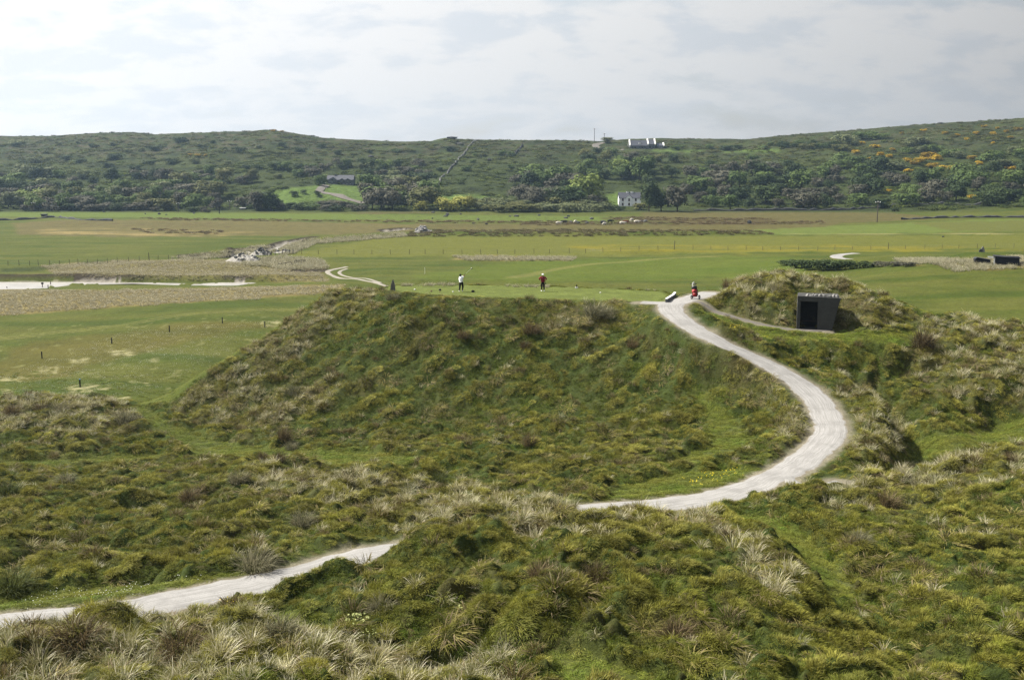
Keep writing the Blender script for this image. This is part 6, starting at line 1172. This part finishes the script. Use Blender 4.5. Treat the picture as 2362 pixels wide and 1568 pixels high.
# cattle
M_COWW = mat('white_hide', .8, .15, (.62, .58, .50)); M_COWB = mat('black_hide', .8, .15, (.02, .017, .015)); M_COWR = mat('brown_hide', .8, .15, (.20, .07, .03))
def cow(u, v, rz, m_, lying, label, s=1.0):
    x, y, z = on_ground(u, v, 380, 520); c_ = empty('cow', (x, y, z - (.55*s if lying else 0)), rz, label, 'cow', 'cattle in the rocky pasture'); c_.scale = (s, s, s)
    j = {'rump': ((-.85, 0, 1.15), (.26, .34)), 'back': ((-.2, 0, 1.12), (.34, .42)), 'sh': ((.55, 0, 1.15), (.30, .38)), 'nk': ((.95, 0, 1.2), (.17, .22)), 'pl': ((1.25, 0, 1.22 if lying else 1.0), (.14, .16)), 'mz': ((1.55, 0, 1.05 if lying else .72), (.09, .10)), 't0': ((-1.12, 0, 1.25), .05), 't1': ((-1.2, 0, .7), .035)}
    e = [('rump', 'back'), ('back', 'sh'), ('sh', 'nk'), ('nk', 'pl'), ('pl', 'mz'), ('rump', 't0'), ('t0', 't1')]
    for sd in (-1, 1):
        k = 'lr'[sd > 0]
        if lying: j.update({k + 'a': ((.6, sd*.22, .8), .14), k + 'b': ((.95, sd*.28, .62), .08), k + 'c': ((.65, sd*.3, .60), .06), k + 'd': ((-.75, sd*.25, .85), .18), k + 'e': ((-.35, sd*.38, .64), .09), k + 'f': ((-.8, sd*.40, .60), .06)})
        else: j.update({k + 'a': ((.55, sd*.22, .85), .13), k + 'b': ((.60, sd*.22, .45), .075), k + 'c': ((.55, sd*.22, .05), .06), k + 'd': ((-.75, sd*.22, .85), .17), k + 'e': ((-.95, sd*.22, .48), .075), k + 'f': ((-.85, sd*.22, .05), .06)})
        e += [('sh', k + 'a'), (k + 'a', k + 'b'), (k + 'b', k + 'c'), ('rump', k + 'd'), (k + 'd', k + 'e'), (k + 'e', k + 'f')]
        j[k + 'ear'] = ((1.22, sd*.24, 1.30 if lying else 1.12), .05); e.append(('pl', k + 'ear'))
    skin_body('body', j, e, 'back', m_, c_, 1)
for u, v, rz, m_, ly, lb in [(1289, 517, .3, M_COWW, True, 'cream cow lying at the lower left of the herd'), (1302, 514, 2.8, M_COWB, True, 'small black calf lying beside the grey boulders'), (1327, 514, 1.2, M_COWW, True, 'white cow lying in front of the boulder row'), (1394, 519, .9, M_COWW, True, 'white cow lying below the largest boulder'), (1408, 516, .2, M_COWB, False, 'black cow standing right of the largest boulder'), (1436, 517, .1, M_COWW, True, 'pale grey cow lying right of the black one'), (1444, 514, 3.0, M_COWR, True, 'reddish brown cow lying behind the pale grey one'), (1457, 513, 1.0, M_COWW, False, 'white cow standing at the right of the herd'), (1469, 514, .1, M_COWW, True, 'long white cow lying at the right end of the herd')]: cow(u, v, rz, m_, ly, lb)
# ------------------------------------------------------------------ big tussocks one can point to in the near dunes
M_TB = bpy.data.materials
def own_blades(name, metas, colv, straw, i):
    m = mat('t', .6, .1, colv); return m
def tuss_mat(name, c0, c1, trl=.3): return leaf_mat(name, c0, c1, trl, .6)
M_T = dict(brown=tuss_mat('tussock_brown', (.07, .055, .028), (.24, .18, .095)), grey=tuss_mat('tussock_grey', (.09, .10, .045), (.36, .33, .21)), green=tuss_mat('tussock_green', (.045, .065, .02), (.14, .16, .05)))
TB = [blades('blades', 420, .5, .45, .95, .022, .1, 1.2, 900 + i, wind=(.10, -.04), droop=.5, dome=.22, segs=4) for i in range(3)]
_tb = {}
for u, v, w_, h_, k, lb in [(655, 1015, 40, 34, 'brown', 'dark pointed tussock at the base of the tee slope'), (672, 1035, 32, 20, 'grey', 'pale-edged tussock just below the dark pointed one'), (606, 1062, 26, 24, 'brown', 'left one of the twin brown tussocks above the left dunes'), (645, 1065, 34, 28, 'brown', 'right one of the twin brown tussocks above the left dunes'),
 (30, 955, 44, 22, 'brown', 'dark rounded tussock at the left edge by the worn fairway'), (95, 945, 40, 22, 'brown', 'tussock second from the left on the low left dune'), (140, 950, 44, 24, 'grey', 'tussock third from the left on the low left dune'), (290, 975, 50, 34, 'grey', 'pale marram tussock at the right end of the low left dune'),
 (680, 908, 36, 22, 'grey', 'grey-green tussock low on the left flank of the tee slope'), (1068, 780, 34, 22, 'brown', 'round brown tussock high on the middle of the tee slope'), (1225, 768, 44, 26, 'brown', 'shaggy tussock left of the pale marram at the tee edge'), (1212, 800, 30, 18, 'brown', 'small brown tussock below the shaggy one on the tee slope'), (1460, 800, 34, 22, 'brown', 'brown tussock on the right of the tee slope near the path'),
 (1010, 1115, 40, 30, 'green', 'dark green tussock in the hollow above the middle mound'), (1168, 1100, 36, 18, 'green', 'low dark tussock right of the green one in the hollow'), (1222, 1025, 38, 28, 'brown', 'tussock standing in the middle of the hollow'), (1375, 730, 66, 36, 'grey', 'big silvery marram tussock on the tee edge'), (905, 690, 34, 18, 'grey', 'silvery tussock right below the standing stone'),
 (20, 1140, 60, 34, 'green', 'dark tussock at the left edge of the dune bowl'), (30, 1360, 90, 50, 'green', 'big dark tussock at the left edge just above the path'), (150, 1110, 50, 22, 'grey', 'low spreading tussock left in the dune bowl'), (440, 1150, 56, 28, 'brown', 'dark brown ridge tussock in the left dune bowl'), (700, 1215, 60, 38, 'grey', 'shaggy tussock upper left of where the path disappears'), (590, 1310, 90, 46, 'grey', 'big marram tussock overhanging the path edge'), (550, 1110, 46, 26, 'grey', 'shaggy tussock below the twin brown ones'),
 (1380, 1330, 70, 38, 'brown', 'brown tussock in the middle of the near mound'), (1245, 1330, 66, 34, 'brown', 'dark tussock left of the brown one on the near mound'), (880, 1405, 70, 34, 'grey', 'pale tussock low on the left side of the near mound'), (1560, 1470, 90, 46, 'brown', 'large dark tussock at the lower right of the near mound'), (2045, 1170, 60, 40, 'brown', 'tallest brown tussock on the right hand dune crest'), (1985, 1250, 52, 32, 'grey', 'shaggy tussock on the slope left of the tallest brown one'), (2330, 1060, 40, 20, 'brown', 'brown tussock on the far right dune crest'),
 (1680, 660, 34, 22, 'brown', 'brown straw tussock at the left top of the shelter mound'), (1790, 668, 30, 18, 'grey', 'pale tussock in the middle of the shelter mound'), (2130, 800, 60, 40, 'brown', 'big shaggy tussock left in the right hand dunes'), (180, 1480, 120, 60, 'brown', 'wide brown tussock in the near left corner'), (420, 1500, 110, 56, 'brown', 'dark tussock right of the wide one in the near left corner'), (650, 1460, 80, 46, 'grey', 'white bladed tussock beside the green hollow below the path')]:
    i = rnd.randrange(3); x, y, z = on_ground(u, v, 24, 120); kx = math.hypot(y, CAM_H - z)/FPX
    if (k, i) not in _tb: me = TB[i].copy(); me.name = 'tussock'; me.materials.append(M_T[k]); _tb[(k, i)] = me
    o = link('grass_tussock', _tb[(k, i)], label=lb, cat='grass tussock', group='large tussocks in the dunes', loc=(x, y, z - .12)); o.scale = (w_*kx/1.35,)*2 + (h_*kx/.72,); o.rotation_euler[2] = rnd.uniform(-.8, .8)
# ------------------------------------------------------------------ haze
hz0 = MB().box(-1150, 1150, -30, 1290, -8, 82).mesh('haze'); mh_ = bpy.data.materials.new('thin_air'); mh_.use_nodes = True; t = mh_.node_tree; t.nodes.remove(t.nodes['Principled BSDF']); pv = t.nodes.new('ShaderNodeVolumePrincipled'); pv.inputs['Density'].default_value = .00012; pv.inputs['Color'].default_value = (.52, .74, 1.0, 1); pv.inputs['Anisotropy'].default_value = .5; t.links.new(pv.outputs[0], t.nodes['Material Output'].inputs['Volume'])
link('haze', hz0, mats=mh_, kind='stuff')
